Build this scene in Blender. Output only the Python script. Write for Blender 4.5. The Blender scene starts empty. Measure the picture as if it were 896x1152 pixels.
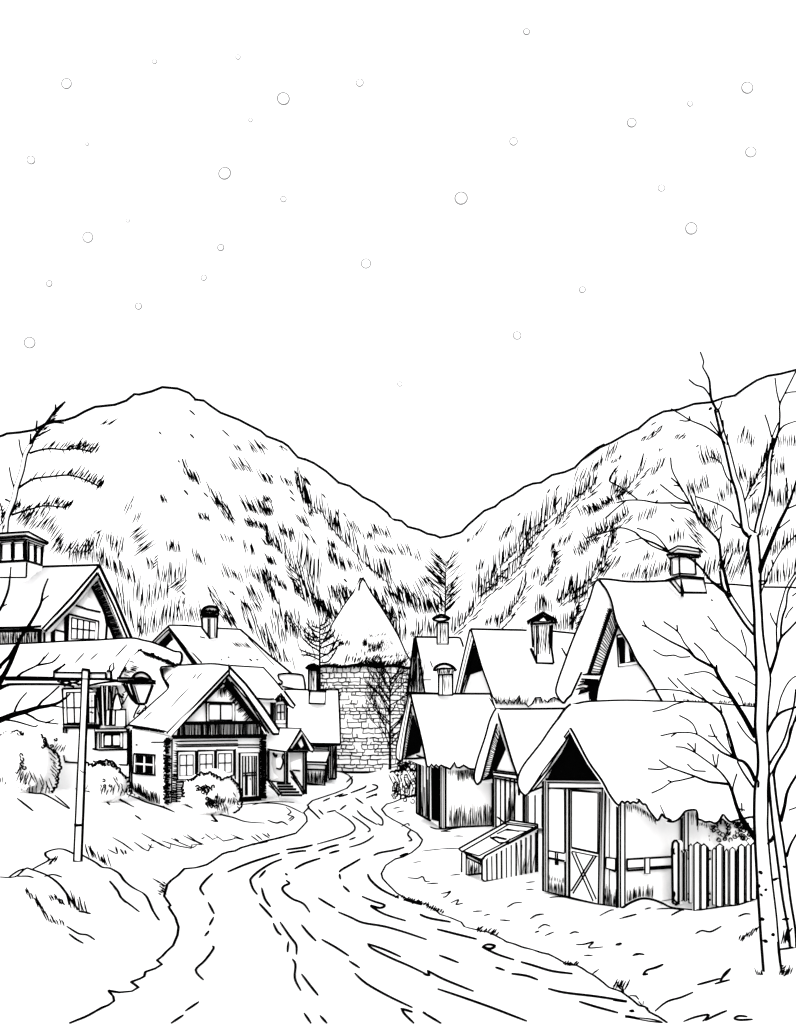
import bpy, math, random
from mathutils import Vector
from mathutils.bvhtree import BVHTree
random.seed(7)
R = math.radians
scene = bpy.context.scene
COL = scene.collection

# ------------------------------------------------------------------ camera, sky, sun, exposure
EYE = Vector((0.0, 0.0, 4.0)); F = 1000.0; CX = 448.0; HY = 800.0
cd = bpy.data.cameras.new('camera'); cam = bpy.data.objects.new('camera', cd); COL.objects.link(cam)
cam.location = EYE; cam.rotation_euler = (R(90), 0, 0)
cd.sensor_fit = 'HORIZONTAL'; cd.sensor_width = 36.0; cd.lens = 36.0 * F / 896.0
cd.shift_y = (HY - 576.0) / 896.0; cd.clip_start = 0.1; cd.clip_end = 3000
scene.camera = cam
w = bpy.data.worlds.new('World'); scene.world = w; w.use_nodes = True
nt = w.node_tree; bg = nt.nodes['Background']
sky = nt.nodes.new('ShaderNodeTexSky'); sky.sky_type = 'NISHITA'; sky.sun_disc = False
SUN_EL, SUN_AZ = 28.0, 186.0
sky.sun_elevation = R(SUN_EL); sky.sun_rotation = R(SUN_AZ); sky.air_density = 1.0; sky.dust_density = 6.0; sky.ozone_density = 0.5
cl = nt.nodes.new('ShaderNodeTexNoise'); cl.inputs['Scale'].default_value = 2.0; cl.inputs['Detail'].default_value = 4   # even snow cloud over the whole sky
cr = nt.nodes.new('ShaderNodeValToRGB'); cr.color_ramp.elements[0].color = (0.93, 0.93, 0.93, 1); cr.color_ramp.elements[1].color = (0.97, 0.97, 0.97, 1)
tc = nt.nodes.new('ShaderNodeTexCoord'); mx = nt.nodes.new('ShaderNodeMix'); mx.data_type = 'RGBA'
mx.inputs['B'].default_value = (9.0, 9.0, 9.1, 1)
nt.links.new(tc.outputs['Generated'], cl.inputs['Vector']); nt.links.new(cl.outputs['Fac'], cr.inputs[0]); nt.links.new(cr.outputs[0], mx.inputs['Factor'])
nt.links.new(sky.outputs[0], mx.inputs['A']); nt.links.new(mx.outputs['Result'], bg.inputs['Color']); bg.inputs['Strength'].default_value = 0.1
sd = bpy.data.lights.new('sun', 'SUN'); sd.energy = 1.5; sd.angle = R(35); sd.color = (1, 0.99, 0.98)
sun = bpy.data.objects.new('sun', sd); COL.objects.link(sun)
a = R(SUN_AZ); e = R(SUN_EL)
sdir = Vector((math.sin(a) * math.cos(e), math.cos(a) * math.cos(e), math.sin(e)))
sun.rotation_euler = sdir.to_track_quat('Z', 'Y').to_euler(); sun.location = (0, 0, 60)
vs = scene.view_settings; vs.view_transform = 'Standard'; vs.look = 'None'; vs.gamma = 1; vs.use_curve_mapping = False
vs.exposure = 0.82
scene.cycles.max_bounces = 6

# ------------------------------------------------------------------ materials
def mat(name, col, var=0.0, scale=6.0, rough=0.9, spec=0.0, bump=0.0):
    m = bpy.data.materials.new(name); m.use_nodes = True
    n = m.node_tree; b = n.nodes['Principled BSDF']
    b.inputs['Roughness'].default_value = rough
    b.inputs['Specular IOR Level'].default_value = spec
    b.inputs['Base Color'].default_value = (*col, 1)
    if var or bump:
        tc = n.nodes.new('ShaderNodeTexCoord'); no = n.nodes.new('ShaderNodeTexNoise'); no.inputs['Scale'].default_value = scale
        n.links.new(tc.outputs['Object'], no.inputs['Vector'])
        if var:
            r = n.nodes.new('ShaderNodeValToRGB')
            r.color_ramp.elements[0].color = (*[max(0, c - var) for c in col], 1)
            r.color_ramp.elements[1].color = (*[min(1, c + var) for c in col], 1)
            n.links.new(no.outputs['Fac'], r.inputs[0]); n.links.new(r.outputs[0], b.inputs['Base Color'])
        if bump:
            bp = n.nodes.new('ShaderNodeBump'); bp.inputs['Strength'].default_value = bump; bp.inputs['Distance'].default_value = 0.05
            n.links.new(no.outputs['Fac'], bp.inputs['Height']); n.links.new(bp.outputs[0], b.inputs['Normal'])
    return m
MT = {
    'snow': mat('snow', (0.88, 0.88, 0.88), 0.02, 3),
    'plaster': mat('white_plaster', (0.84, 0.84, 0.84), 0.02, 4),
    'wood': mat('white_painted_wood', (0.82, 0.82, 0.82), 0.02, 9),
    'stone': mat('pale_stone', (0.78, 0.78, 0.78), 0.05, 5),
    'ink': mat('black_ink', (0.0004, 0.0004, 0.0004), 0.0002, 20, rough=1.0),
    'dark': mat('black_shade_and_trim', (0.0006, 0.0006, 0.0006), 0.0003, 8, rough=1.0),  # black fills painting the dark in openings and gables; also panes and trim
    'soft': mat('grey_shade_wash', (0.55, 0.55, 0.55), 0.02, 5),  # flat grey fills, mostly shade under eaves and in the porch painted in
    'glass': mat('pale_glass', (0.84, 0.84, 0.85), 0.01, 5),
    'flake': mat('snowflake_rim', (0.11, 0.11, 0.11), 0.01, 5),
    'bark': mat('pale_bark', (0.84, 0.84, 0.84), 0.02, 7),
}

# ------------------------------------------------------------------ sight lines: a point of the photograph on a real surface
ZM = {1:(0,420,3.839),2:(0,580,4.073),3:(0,700,3.839),4:(140,680,3.446),5:(300,600,3.446),6:(430,640,3.584),7:(500,760,3.446),
      8:(640,600,3.5),9:(690,800,3.272),10:(640,380,3.5),11:(200,440,5.973),12:(110,560,4.48),13:(300,490,4.48),14:(490,480,4.48),
      15:(0,880,2.987),16:(170,860,2.89),17:(400,850,2.8),18:(780,380,3.6),21:(0,740,5.27),22:(90,720,8.145),23:(280,800,7.467),
      24:(820,640,4.434),25:(560,640,4.48),26:(700,880,4.571),0:(0,0,1)}
def S(k, *v):
    if len(v) == 1: v = v[0]
    x0, y0, s = ZM[k]
    return [(x0 + v[i] / s, y0 + v[i + 1] / s) for i in range(0, len(v), 2)]
def ray(px, py): return Vector(((px - CX) / F, 1.0, -(py - HY) / F))
def pt(px, py, Y): return EYE + ray(px, py) * Y
class Plane:
    def __init__(s, p, n):
        s.p = p.copy(); s.n = n.normalized()
        if s.n.dot(EYE - s.p) < 0: s.n = -s.n
    def __call__(s, px, py):
        d = ray(px, py); return EYE + d * (s.n.dot(s.p - EYE) / s.n.dot(d))
    def off(s, e): return Plane(s.p + s.n * e, s.n)
def VP(px1, Y1, px2, Y2):
    a = pt(px1, 800, Y1); b = pt(px2, 800, Y2); return Plane(a, (b - a).cross(Vector((0, 0, 1))))
def P3(a, b, c): return Plane(a, (b - a).cross(c - a))
def D(Y): return lambda px, py: pt(px, py, Y)
UP = Vector((0, 0, 1))

# ------------------------------------------------------------------ mesh builder
ORG = {}
def smooth(p, n=4):
    if len(p) < 3: return list(p)
    out = []
    q = [p[0]] + list(p) + [p[-1]]
    for i in range(1, len(q) - 2):
        a, b, c, d = q[i - 1], q[i], q[i + 1], q[i + 2]
        for k in range(n):
            t = k / n
            out.append(tuple(0.5 * (2 * b[j] + (c[j] - a[j]) * t + (2 * a[j] - 5 * b[j] + 4 * c[j] - d[j]) * t * t + (3 * b[j] - a[j] - 3 * c[j] + d[j]) * t ** 3) for j in range(2)))
    out.append(tuple(p[-1])); return out
def dense(p, st=5.0):
    out = [p[0]]
    for a, b in zip(p, p[1:]):
        n = max(1, int(math.hypot(b[0] - a[0], b[1] - a[1]) / st))
        for k in range(1, n + 1): out.append((a[0] + (b[0] - a[0]) * k / n, a[1] + (b[1] - a[1]) * k / n))
    return out
class MB:
    def __init__(s): s.v = []; s.f = []; s.m = []
    def face(s, pts, m):
        i = len(s.v); s.v += [Vector(p) for p in pts]; s.f.append(list(range(i, i + len(pts)))); s.m.append(m)
    def prism(s, pts, vec, m='snow', side=None, edge=0):
        n = len(pts); i = len(s.v); side = side or m
        if vec.x == 0 and vec.z == 0 and vec.y > 0:      # depth runs straight away from the lane's viewpoint side
            c = sum((Vector(p) for p in pts), Vector()) / n; h = Vector((c.x, c.y, 0)).normalized(); vec = h * vec.y
        s.v += [Vector(p) for p in pts] + [Vector(p) + vec for p in pts]
        s.f.append(list(range(i, i + n))); s.m.append(m)
        s.f.append(list(range(i + 2 * n - 1, i + n - 1, -1))); s.m.append(side)
        for k in range(n):
            j = (k + 1) % n; s.f.append([i + k, i + n + k, i + n + j, i + j]); s.m.append(side)
        if edge:
            P = [Vector(p) for p in pts]
            for k in range(n):
                j = (k + 1) % n
                s.line([P[k] + vec, P[j] + vec], edge); s.line([P[k], P[k] + vec], edge)
    def tube(s, pts, rad, m='ink', n=5, cap=True):
        pts = [Vector(p) for p in pts]
        if len(pts) < 2: return
        if not hasattr(rad, '__len__'): rad = [rad] * len(pts)
        base = len(s.v); prev = None
        for k, p in enumerate(pts):
            t = pts[min(k + 1, len(pts) - 1)] - pts[max(k - 1, 0)]
            if t.length < 1e-9: t = Vector((0, 0, 1))
            t.normalize()
            if prev is None:
                u = t.cross(Vector((0.13, 1, 0.07)));
                if u.length < 1e-3: u = t.cross(Vector((1, 0, 0)))
            else:
                u = prev - t * prev.dot(t)
                if u.length < 1e-4: u = t.cross(Vector((1, 0.2, 0)))
            u.normalize(); prev = u; w_ = t.cross(u)
            for q in range(n):
                a = 2 * math.pi * q / n; s.v.append(p + (u * math.cos(a) + w_ * math.sin(a)) * rad[k])
        for k in range(len(pts) - 1):
            for q in range(n):
                r = (q + 1) % n; i = base + k * n
                s.f.append([i + q, i + r, i + n + r, i + n + q]); s.m.append(m)
        if cap:
            s.f.append([base + q for q in range(n - 1, -1, -1)]); s.m.append(m)
            i = base + (len(pts) - 1) * n; s.f.append([i + q for q in range(n)]); s.m.append(m)
    def line(s, pts, lw=2.2, m='ink', taper=0.0, n=5):
        """pen line along points of the world; lw is its width as the photograph shows it"""
        pts = [Vector(p) for p in pts]; N = len(pts); r = []
        for k, p in enumerate(pts):
            t = k / max(1, N - 1); f = 1.0
            if taper: f = 1 - taper * (abs(2 * t - 1) ** 3)
            r.append(max(0.1, lw * f) * 0.575 * max(1.0, p.y) / F)
        s.tube(pts, r, m, n)
    def st(s, surf, px, lw=2.2, sm=False, taper=0.0, m='ink', n=5, close=False):
        """pen stroke lying on a surface"""
        if close: px = list(px) + [px[0]]
        if len(px) < 2: return
        if sm: px = smooth(px)
        if getattr(surf, 'rough', False): px = dense(px)
        if taper and len(px) == 2:
            (a, b) = px; px = [(a[0] + (b[0] - a[0]) * t, a[1] + (b[1] - a[1]) * t) for t in (0, .33, .67, 1)]
        s.line([surf(*p) for p in px], lw, m, taper, n)
    def fill(s, surf, px, m='dark', th=0.02):
        s.prism([surf(*p) for p in px], (-surf.n * th) if isinstance(surf, Plane) else Vector((0, th, 0)), m)
    def hatch(s, surf, spine, vec, n, lw=1.1, jit=0.35, spread=0.0, bend=0.0, fan=0.0, along=False, base=False):
        """n short pen strokes growing from a line"""
        L = [0.0]
        for a, b in zip(spine, spine[1:]): L.append(L[-1] + math.hypot(b[0] - a[0], b[1] - a[1]))
        for k in range(n):
            t = (k + .5 + random.uniform(-.4, .4)) / n * L[-1]; i = 0
            while i < len(L) - 2 and L[i + 1] < t: i += 1
            u = (t - L[i]) / max(1e-6, L[i + 1] - L[i])
            x = spine[i][0] + (spine[i + 1][0] - spine[i][0]) * u + random.gauss(0, spread)
            y = spine[i][1] + (spine[i + 1][1] - spine[i][1]) * u + random.gauss(0, spread)
            l = 1 + random.uniform(-jit, jit)
            dx = (vec[0] + random.uniform(-1, 1) * 0.12 * abs(vec[1]) + fan * (2 * t / max(1e-6, L[-1]) - 1)) * l
            dy = vec[1] * l
            bx = random.uniform(-bend, bend)
            pp = [(x, y), (x + dx * .5 + bx, y + dy * .5), (x + dx, y + dy)]
            if base:
                Y = surf(x, y).y; sf = D(Y)
            else: sf = surf
            s.st(sf, pp, lw * random.uniform(.8, 1.2), taper=0.55, n=3)
    def patch(s, surf, spine, vec, n, lw=1.0, spread=1.0, jit=.35, sep=2.2, base=False):
        """parallel pen strokes kept apart from each other, scattered about a line"""
        L = [0.0]
        for a, b in zip(spine, spine[1:]): L.append(L[-1] + math.hypot(b[0] - a[0], b[1] - a[1]))
        l = math.hypot(*vec); ux, uy = vec[0] / l, vec[1] / l; got = []
        for _ in range(n * 9):
            if len(got) >= n: break
            t = random.random() * L[-1]; i = 0
            while i < len(L) - 2 and L[i + 1] < t: i += 1
            u = (t - L[i]) / max(1e-6, L[i + 1] - L[i])
            x = spine[i][0] + (spine[i + 1][0] - spine[i][0]) * u + random.uniform(-spread, spread)
            y = spine[i][1] + (spine[i + 1][1] - spine[i][1]) * u + random.uniform(-spread, spread)
            al = x * ux + y * uy; pe = -x * uy + y * ux
            if any(abs(pe - q[1]) < sep and abs(al - q[0]) < l * .6 for q in got): continue
            got.append((al, pe)); k = 1 + random.uniform(-jit, jit); w_ = random.uniform(-.10, .10) * l; b_ = random.uniform(-.8, .8)
            dx, dy = vec[0] * k - uy * w_, vec[1] * k + ux * w_
            sf = D(surf(x, y).y) if base else surf
            s.st(sf, [(x, y), (x + dx * .5 + b_ * uy, y + dy * .5 - b_ * ux), (x + dx, y + dy)], lw * random.uniform(.85, 1.2), taper=.5, n=4)
    def build(s, name, root=None):
        org = ORG.get(root.name, Vector((0, 0, 0))) if root is not None else Vector((0, 0, 0))
        me = bpy.data.meshes.new(name); me.from_pydata([v - org for v in s.v], [], s.f)
        used = []
        for x in s.m:
            if x not in used: used.append(x)
        for x in used: me.materials.append(MT[x])
        me.polygons.foreach_set('material_index', [used.index(x) for x in s.m])
        me.update()
        o = bpy.data.objects.new(name, me); COL.objects.link(o)
        if root is not None: o.parent = root; ORG[o.name] = org
        return o
def thing(name, label, cat, loc, group=None):
    o = bpy.data.objects.new(name, None); COL.objects.link(o); o.location = loc; o.empty_display_size = .3
    o['label'] = label; o['category'] = cat
    if group: o['group'] = group
    ORG[o.name] = Vector(loc); return o
def tag(o, label=None, cat=None, group=None, kind=None):
    if label: o['label'] = label
    if cat: o['category'] = cat
    if group: o['group'] = group
    if kind: o['kind'] = kind
    return o
def centre(o):
    """move a one-mesh thing's origin to the foot of its mesh"""
    v = o.data.vertices; n = len(v)
    c = Vector((sum(q.co.x for q in v) / n, sum(q.co.y for q in v) / n, min(q.co.z for q in v)))
    for q in v: q.co -= c
    o.location = c; return o

def bil(q, u, v):
    (a, b, c, d) = q
    return tuple((a[i] * (1 - u) + b[i] * u) * (1 - v) + (d[i] * (1 - u) + c[i] * u) * v for i in (0, 1))
def window(root, surf, q, nx=2, ny=2, dark=False, lw=2.4, mw=1.6, inset=0.09, name='window', label=None):
    """frame with glazing bars standing proud of the wall, and its pane"""
    f = MB(); fr = surf.off(0.05); ii = inset; lw *= .78; mw *= .8
    O = [bil(q, 0, 0), bil(q, 1, 0), bil(q, 1, 1), bil(q, 0, 1)]
    I = [bil(q, ii, ii), bil(q, 1 - ii, ii), bil(q, 1 - ii, 1 - ii), bil(q, ii, 1 - ii)]
    for k in range(4):
        j = (k + 1) % 4; f.fill(fr, [O[k], O[j], I[j], I[k]], 'wood', 0.05)
    f.st(fr, O, lw, close=True); f.st(fr, I, mw, close=True)
    for k in range(1, nx):
        u = ii + (1 - 2 * ii) * k / nx; f.st(fr, [bil(q, u, ii), bil(q, u, 1 - ii)], mw * (1.3 if dark else 1), m='wood' if dark else 'ink')
    for k in range(1, ny):
        v = ii + (1 - 2 * ii) * k / ny; f.st(fr, [bil(q, ii, v), bil(q, 1 - ii, v)], mw * (1.3 if dark else 1), m='wood' if dark else 'ink')
    o = f.build(name, root)
    if label: o['label'] = label
    g = MB(); g.fill(surf.off(0.02), I, 'dark' if dark else 'glass', 0.015); g.build('pane', o)
    return o

# ------------------------------------------------------------------ ground, road
import numpy as np
road_l = S(15,235,812,300,783,385,738,380,720,365,702,400,710,440,706,467,692,455,680,442,672,470,662,485,655,490,640,520,628,545,613,528,600,560,570,582,548,596,515,598,490,590,455,568,420,575,415,562,400,550,385,556,365,562,345,575,328,600,312,620,292,655,288,692,280,720,262,748,243,790,232,830,215,896,200) \
  + S(16,330,262,380,250,440,235,468,226,490,205,507,187,505,170,496,157,514,140,510,133,525,120,560,108,600,95,638,78,653,62,655,50,645,38,625,27,606,18)
road_r = S(16,720,12,700,30,775,55,830,85,860,100,812,115,765,132,750,148,765,165,790,182,830,202,865,225,882,245,872,265,845,288,820,302,795,310,765,330,750,355,752,372,765,385,778,400,800,420,830,437,860,445,896,455) \
  + S(17,225,472,255,488,265,500,300,512,335,525,345,540,380,550,405,555,440,568,480,587,550,613,610,625,640,645,665,658,700,662,735,682,770,705,800,730,840,748,870,770) \
  + S(9,60,1050,95,1085,120,1090,135,1108,170,1125,200,1148)
def g0(px, py): Y = 4000.0 / (py - HY); return ((px - CX) * Y / F, Y)
road_poly = [g0(*p) for p in road_l] + [g0(*p) for p in road_r]
road_xy = [(-4.6, -12)] + [g0(*p) for p in road_l] + [g0(*p) for p in road_r] + [(6, -12)]
def axis(lo, hi, st, outer_lo, outer_hi):
    return outer_lo + [lo + st * i for i in range(int((hi - lo) / st) + 1)] + outer_hi
xs = axis(-26, 22, 0.33, [-900, -500, -250, -140, -80, -50, -35], [26, 35, 50, 80, 140, 250, 500, 900])
ys = axis(7, 66, 0.4, [-60, -25, -8, 0, 4], [70, 80, 95, 130, 200, 400, 1200])
X, Yg = np.meshgrid(np.array(xs), np.array(ys))
P = np.array(road_xy); Q = np.roll(P, -1, axis=0)
dmin = np.full(X.shape, 1e9); inside = np.zeros(X.shape, bool)
for (ax, ay), (bx, by) in zip(P, Q):
    vx, vy = bx - ax, by - ay; L2 = vx * vx + vy * vy + 1e-12
    t = np.clip(((X - ax) * vx + (Yg - ay) * vy) / L2, 0, 1)
    dmin = np.minimum(dmin, np.hypot(X - ax - t * vx, Yg - ay - t * vy))
    c = ((ay > Yg) != (by > Yg)) & (X < (bx - ax) * (Yg - ay) / (by - ay + 1e-12) + ax)
    inside ^= c
d = np.where(inside, 0, dmin)
s_ = np.clip(d / 1.1, 0, 1); H = 0.22 * s_ * s_ * (3 - 2 * s_)
def mound(cx, cy, rx, ry, h):
    global H
    H = H + h * np.exp(-(((X - cx) / rx) ** 2 + ((Yg - cy) / ry) ** 2)) * s_
mound(-7.2, 18.5, 2.2, 2.6, 0.30); mound(-8.4, 14.2, 2.0, 2.0, 0.25); mound(-11, 29, 4, 3.5, 0.28); mound(4.4, 16.3, 1.1, .7, 0.10); mound(5.5, 13.5, 1.6, 1.2, .12)
H = np.where(inside, -0.012, H)
gm = MB(); nx = len(xs)
gm.v = [Vector((float(X[j, i]), float(Yg[j, i]), float(H[j, i]))) for j in range(len(ys)) for i in range(nx)]
for j in range(len(ys) - 1):
    for i in range(nx - 1):
        k = j * nx + i; gm.f.append([k, k + 1, k + nx + 1, k + nx]); gm.m.append('snow')
gbvh = BVHTree.FromPolygons(gm.v, gm.f)
def G(px, py):
    dd = ray(px, py).normalized(); h = gbvh.ray_cast(EYE, dd)[0]
    return h - dd * (0.02 + 0.0012 * h.y / max(.02, -dd.z) * .12) if h is not None else pt(px, py, 60)
G.n = UP; G.rough = True
def GY(px, py): return G(px, py).y
def R0(px, py):
    Y = 3.996 * F / (py - HY); return pt(px, py, Y)

# marks pressed into the snow of the ground
def gs(k, *v, lw=2.3, sm=True, tp=0.45): gm.st(G, S(k, *v), lw * 1.15, sm=sm, taper=tp)
gs(15,0,320,50,320,85,292,110,296,160,315,195,340,220,370,240,400,265,430,tp=.3); gs(15,30,320,60,300,80,292); gs(15,60,318,95,318,112,322)
gs(15,105,296,130,282,165,262,155,250,153,238,180,228,210,226,235,235,250,243,tp=.2)
gs(15,165,262,188,258); gs(15,150,318,180,312,208,320)
gs(15,275,245,320,270,345,288,372,292,400,308,420,335,450,358,485,378,500,400,515,435,535,465,lw=2.6,tp=.2)
gs(15,372,335,395,365,408,390,440,415,468,436); gs(15,232,510,255,528,280,542)
gs(15,225,485,265,510,295,515,318,530)
gs(15,265,435,285,438,305,443)
gs(15,58,55,112,98); gs(15,185,45,235,88,lw=1.8); gs(15,330,38,370,78); gs(15,385,48,445,82); gs(15,455,112,474,127)
gs(3,0,700,60,715,120,735,155,742,190,745,230,765,270,790,300,808); gs(3,235,712,290,714,335,722)
gs(3,370,730,410,738,460,745,520,770,580,800); gs(3,550,745,600,765,640,782,700,800,755,822)
gs(4,195,775,260,768,300,775,345,815); gs(3,700,798,770,785,830,783,883,792); gs(3,800,790,835,805)
gs(16,30,135,75,155); gs(16,80,130,130,126,165,132,200,150,230,165,270,175,310,188,370,192)
gs(16,185,150,205,175,215,188,195,182); gs(16,380,182,405,192,425,188,445,198)
gs(16,290,132,340,128,400,128,440,135,475,150,495,160,lw=2); gs(16,330,133,380,123,465,124,lw=1.5)
gs(16,440,140,455,155,445,165,465,172,450,185,lw=1.6); gs(16,447,180,462,168,lw=1.4)
# the ragged edge of the snow bed by the chalet
gs(16,0,248,30,262,60,275,15,sm=False) if False else None
for q in ([0,248,25,255,60,275],[65,240,100,258,135,272,150,262],[105,232,140,250,165,262,130,262],[175,225,200,245,215,238],[205,228,235,250,260,245,275,240],[258,228,300,245,270,238],[325,232,350,250],[340,228,362,246],[362,225,385,240],[378,224,386,234]):
    gm.st(G, S(16, *q), 1.8, sm=False, taper=.5)
for q in ([487,930,530,955,578,990],[500,970,508,1000],[520,980,535,1005],[540,985,545,1003],[580,950,620,980,640,990,655,960],[612,912,660,940,700,965,735,978,738,960],[700,945,745,960,780,970,825,978,830,962],[808,918,845,945,880,960],[755,935,772,945],[467,982,505,1002],[583,835,608,853],[640,960,655,975,668,972],[870,938,883,930]):
    gm.st(G, S(3, *q), 2.0, sm=False, taper=.5)
gm.st(G, S(3,660,1108,712,1140), 2.2, taper=.5); gm.st(G, S(3,690,1142,705,1152), 2); gm.st(G, S(3,475,1120,500,1152), 2.2)
for q in ([535,345,562,350],[538,352,560,366],[540,362,560,378],[515,325,550,345]): gm.st(G, S(15, *q), 2, taper=.5)
# right bank
R_ = [[0,660],[235,225,255,232,285,232],[270,240,300,240],[310,255,340,255],[180,340,208,334],[165,385,195,388,212,382,220,396,235,398],[225,405,262,402],[270,435,290,432,300,428,285,445,275,446],[300,465,325,455,318,470,340,465],[370,492,400,490],[405,505,425,500],[455,518,488,521],[478,478,500,466,525,464],[550,515,570,503,595,500],[575,545,595,533,615,538],[565,558,580,553],[597,568,626,556],[675,562,690,556,705,558],[695,596,720,595,750,588,735,606,782,603],[820,598,840,593],[720,630,748,630],[873,630,896,627],[537,402,565,398],[537,424,562,422],[612,448,640,446,665,448],[770,505,800,490,815,487],[832,515,885,500],[745,690,768,673],[210,302,250,298,290,295,330,294],[130,180,155,175],[145,225,165,215,170,222],[262,165,300,160],[300,378,330,375],[120,168,140,164]]
for q in R_[1:]: gm.st(G, S(17, *q), 1.9, sm=True, taper=.5)
gs(17,600,443,660,448,700,455,740,466,790,480,820,478,848,462,896,450,tp=.2) if False else None
gs(17,270,240,330,228,370,225,420,224,lw=1.8)
gs(26,0,648,50,618,100,600,150,603,200,620,250,645,320,655,390,660,450,652,530,640,600,632,690,600,lw=2.4,tp=.15)
gs(26,180,655,240,653,300,658); gs(26,255,685,300,662,320,660); gs(26,120,655,148,648); gs(26,0,700,40,690,75,680)
gs(26,380,780,410,765,450,772,480,760,510,742); gs(26,600,692,630,680,662,680); gs(26,57,893,80,884,115,887); gs(26,108,992,125,970,170,955,212,937); gs(26,108,992,135,988); gs(26,520,1006,560,960)
gs(9,10,860,32,855); gs(9,110,972,125,955,160,945,185,933); gs(9,110,972,130,968)
gs(9,310,1008,360,995,395,985); gs(9,375,1005,400,998,430,990); gs(9,395,998,410,970,432,948)
gs(9,445,1133,470,1138,515,1135); gs(9,445,1130,465,1123,495,1125)
gs(9,260,1143,300,1128,350,1118,345,1130,330,1142); gs(9,340,1140,380,1120,420,1103); gs(9,155,1105,200,1070,250,1055,295,1035)
gs(9,0,1068,50,1073); gs(9,62,1108,76,1106,lw=4,tp=.1)
gs(9,45,1130,100,1132,150,1138,180,1148,140,1145,100,1138,45,1128)
gs(9,605,880,640,876,674,870,lw=2.6,tp=.1)
for q in ([[0,1015,15,998,20,1015,40,1035],[30,1010,40,1032],[62,1048,85,1050,95,1062],[95,1070,110,1088,112,1070],[118,1090,130,1095]]): gm.st(G, S(9, *q), 2.2, taper=.4)
# snow drifted against the long wall of the nearest barn
dr_ = VP(699, 16.7, 850, 19.0); dq = smooth(S(26,0,650,20,635,50,618,100,600,150,603,200,620,250,645,300,655,330,658))
gm.prism([dr_(*p) for p in dq + S(26,330,680,0,680)], Vector((.1, .5, 0)), 'snow'); gm.st(dr_, dq, 2.6)
ground = gm.build('snowy_ground'); tag(ground, kind='structure', label='snow covered ground with low banks beside the lane')

rd = MB()
zl = lambda p: Vector((p[0], p[1], -0.004))
rpts = [zl(p) for p in road_xy]
rd.prism(rpts, Vector((0, 0, -0.2)), 'snow')
def R1(px, py): Y = 4.0 * F / (py - HY); return pt(px, py, Y) + UP * .0009 * Y
bank = MB()
def rs(k, *v, lw=2.4, sm=True, tp=0.4): rd.st(R1, S(k, *v), lw * 1.2, sm=sm, taper=tp)

def wob(p, s=.7): return [(x + random.uniform(-s, s), y + random.uniform(-s, s)) for x, y in dense(p, 7)]
N_L = len(road_l) - 16; rd.st(G, wob(road_l[:N_L + 1]), 2.9); rd.st(G, wob(road_l[N_L:], .4), 2.0); rd.st(G, wob(road_r[4:34], .6), 2.1); rd.st(G, wob(road_r[33:], .9), 2.6)
for q in ([550,180,530,160,510,142],[545,150,560,165],[560,122,582,112],[572,158,600,152],[615,150,630,138],[598,108,625,98],[650,95,690,80,700,72],[600,155,640,180,660,200,662,215,640,232,600,245,540,262],[525,265,490,274,440,280],[418,292,380,304,330,320,290,335,250,352],
          [655,170,685,190,712,213,705,222],[670,152,690,172,735,198],[715,138,725,155,752,180,752,200,738,195] ,[725,235,705,250,680,262,645,272],[665,240,645,248],[610,264,580,272,545,284],[612,283,580,292],[505,284,480,286,445,292],[425,311,390,325,350,350,326,372,324,385,332,408,345,425],[372,348,352,370],[468,342,500,325,550,308],
          [200,358,175,382,160,405,172,427],[186,452,205,488],[203,500,190,525],[188,545,175,560],[200,594,203,602,175,640,145,672,170,703],[155,775,112,804],[105,818,65,844],
          [352,455,375,480,393,500],[360,405,370,440,388,465],[398,520,410,545,423,557],[420,516,450,560,472,590,473,620],[447,580,444,612],[460,636,470,655,468,700,487,738],[490,685,520,725,543,753],[498,812,520,844],[550,820,572,844],
          [440,380,450,390,430,400,430,415,460,440,495,455,516,483],[437,358,443,362],[490,525,510,550,536,576],[545,437,570,453,598,469],[556,572,600,597,643,625],[645,642,678,664],[663,682,700,715,770,755,850,793],
          [680,310,650,328,620,345,613,352],[613,360,616,375],[625,398,645,417],[705,360,715,380,750,410,805,437],[687,432,725,448,760,460,745,470,715,463,760,490,828,511],[610,483,650,500,690,518,760,530,830,550,896,572],[825,443,880,459],[875,490,896,500],
          [705,586,760,605,812,628],[705,586,720,602,780,632,840,658,896,685],[815,797,850,808],[815,797,825,815,855,844],[885,808,896,815],[725,298,745,290,790,282,823,272],[810,300,835,292],[845,215,835,230,848,248,838,252],[785,42,820,48],[705,20,740,30,780,42],[615,12,660,18,720,28],[720,68,735,72,733,82,700,95],[690,130,665,112] ,[735,100,730,104],[635,62,655,42],[640,100,612,108],[620,145,635,135],[700,112,735,98]):
    rd.st(R1, S(16, *q), 2.7 if q[1] > 250 else 1.9, sm=True, taper=.35)
for q in ([205,505,240,517,300,527],[258,550,320,566,382,581],[265,632,325,655],[400,607,415,598,440,602,425,612,405,608,450,630,500,646],[522,653,560,664,620,682,685,690],[442,670,470,679],[492,690,540,697,575,709],[260,738,340,765,430,797,490,820,540,839],[228,680,280,708,372,745],[228,680,232,695,215,690],[608,737,660,750,760,762,857,777],[706,778,760,795,828,813],[850,823,896,832],[143,800,180,810],[213,812,270,846],[155,457,210,470]):
    rd.st(R1, S(17, *q), 2.9, sm=True, taper=.35)
road = rd.build('road'); tag(road, kind='structure', label='winding snowy lane with wheel ruts')

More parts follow.
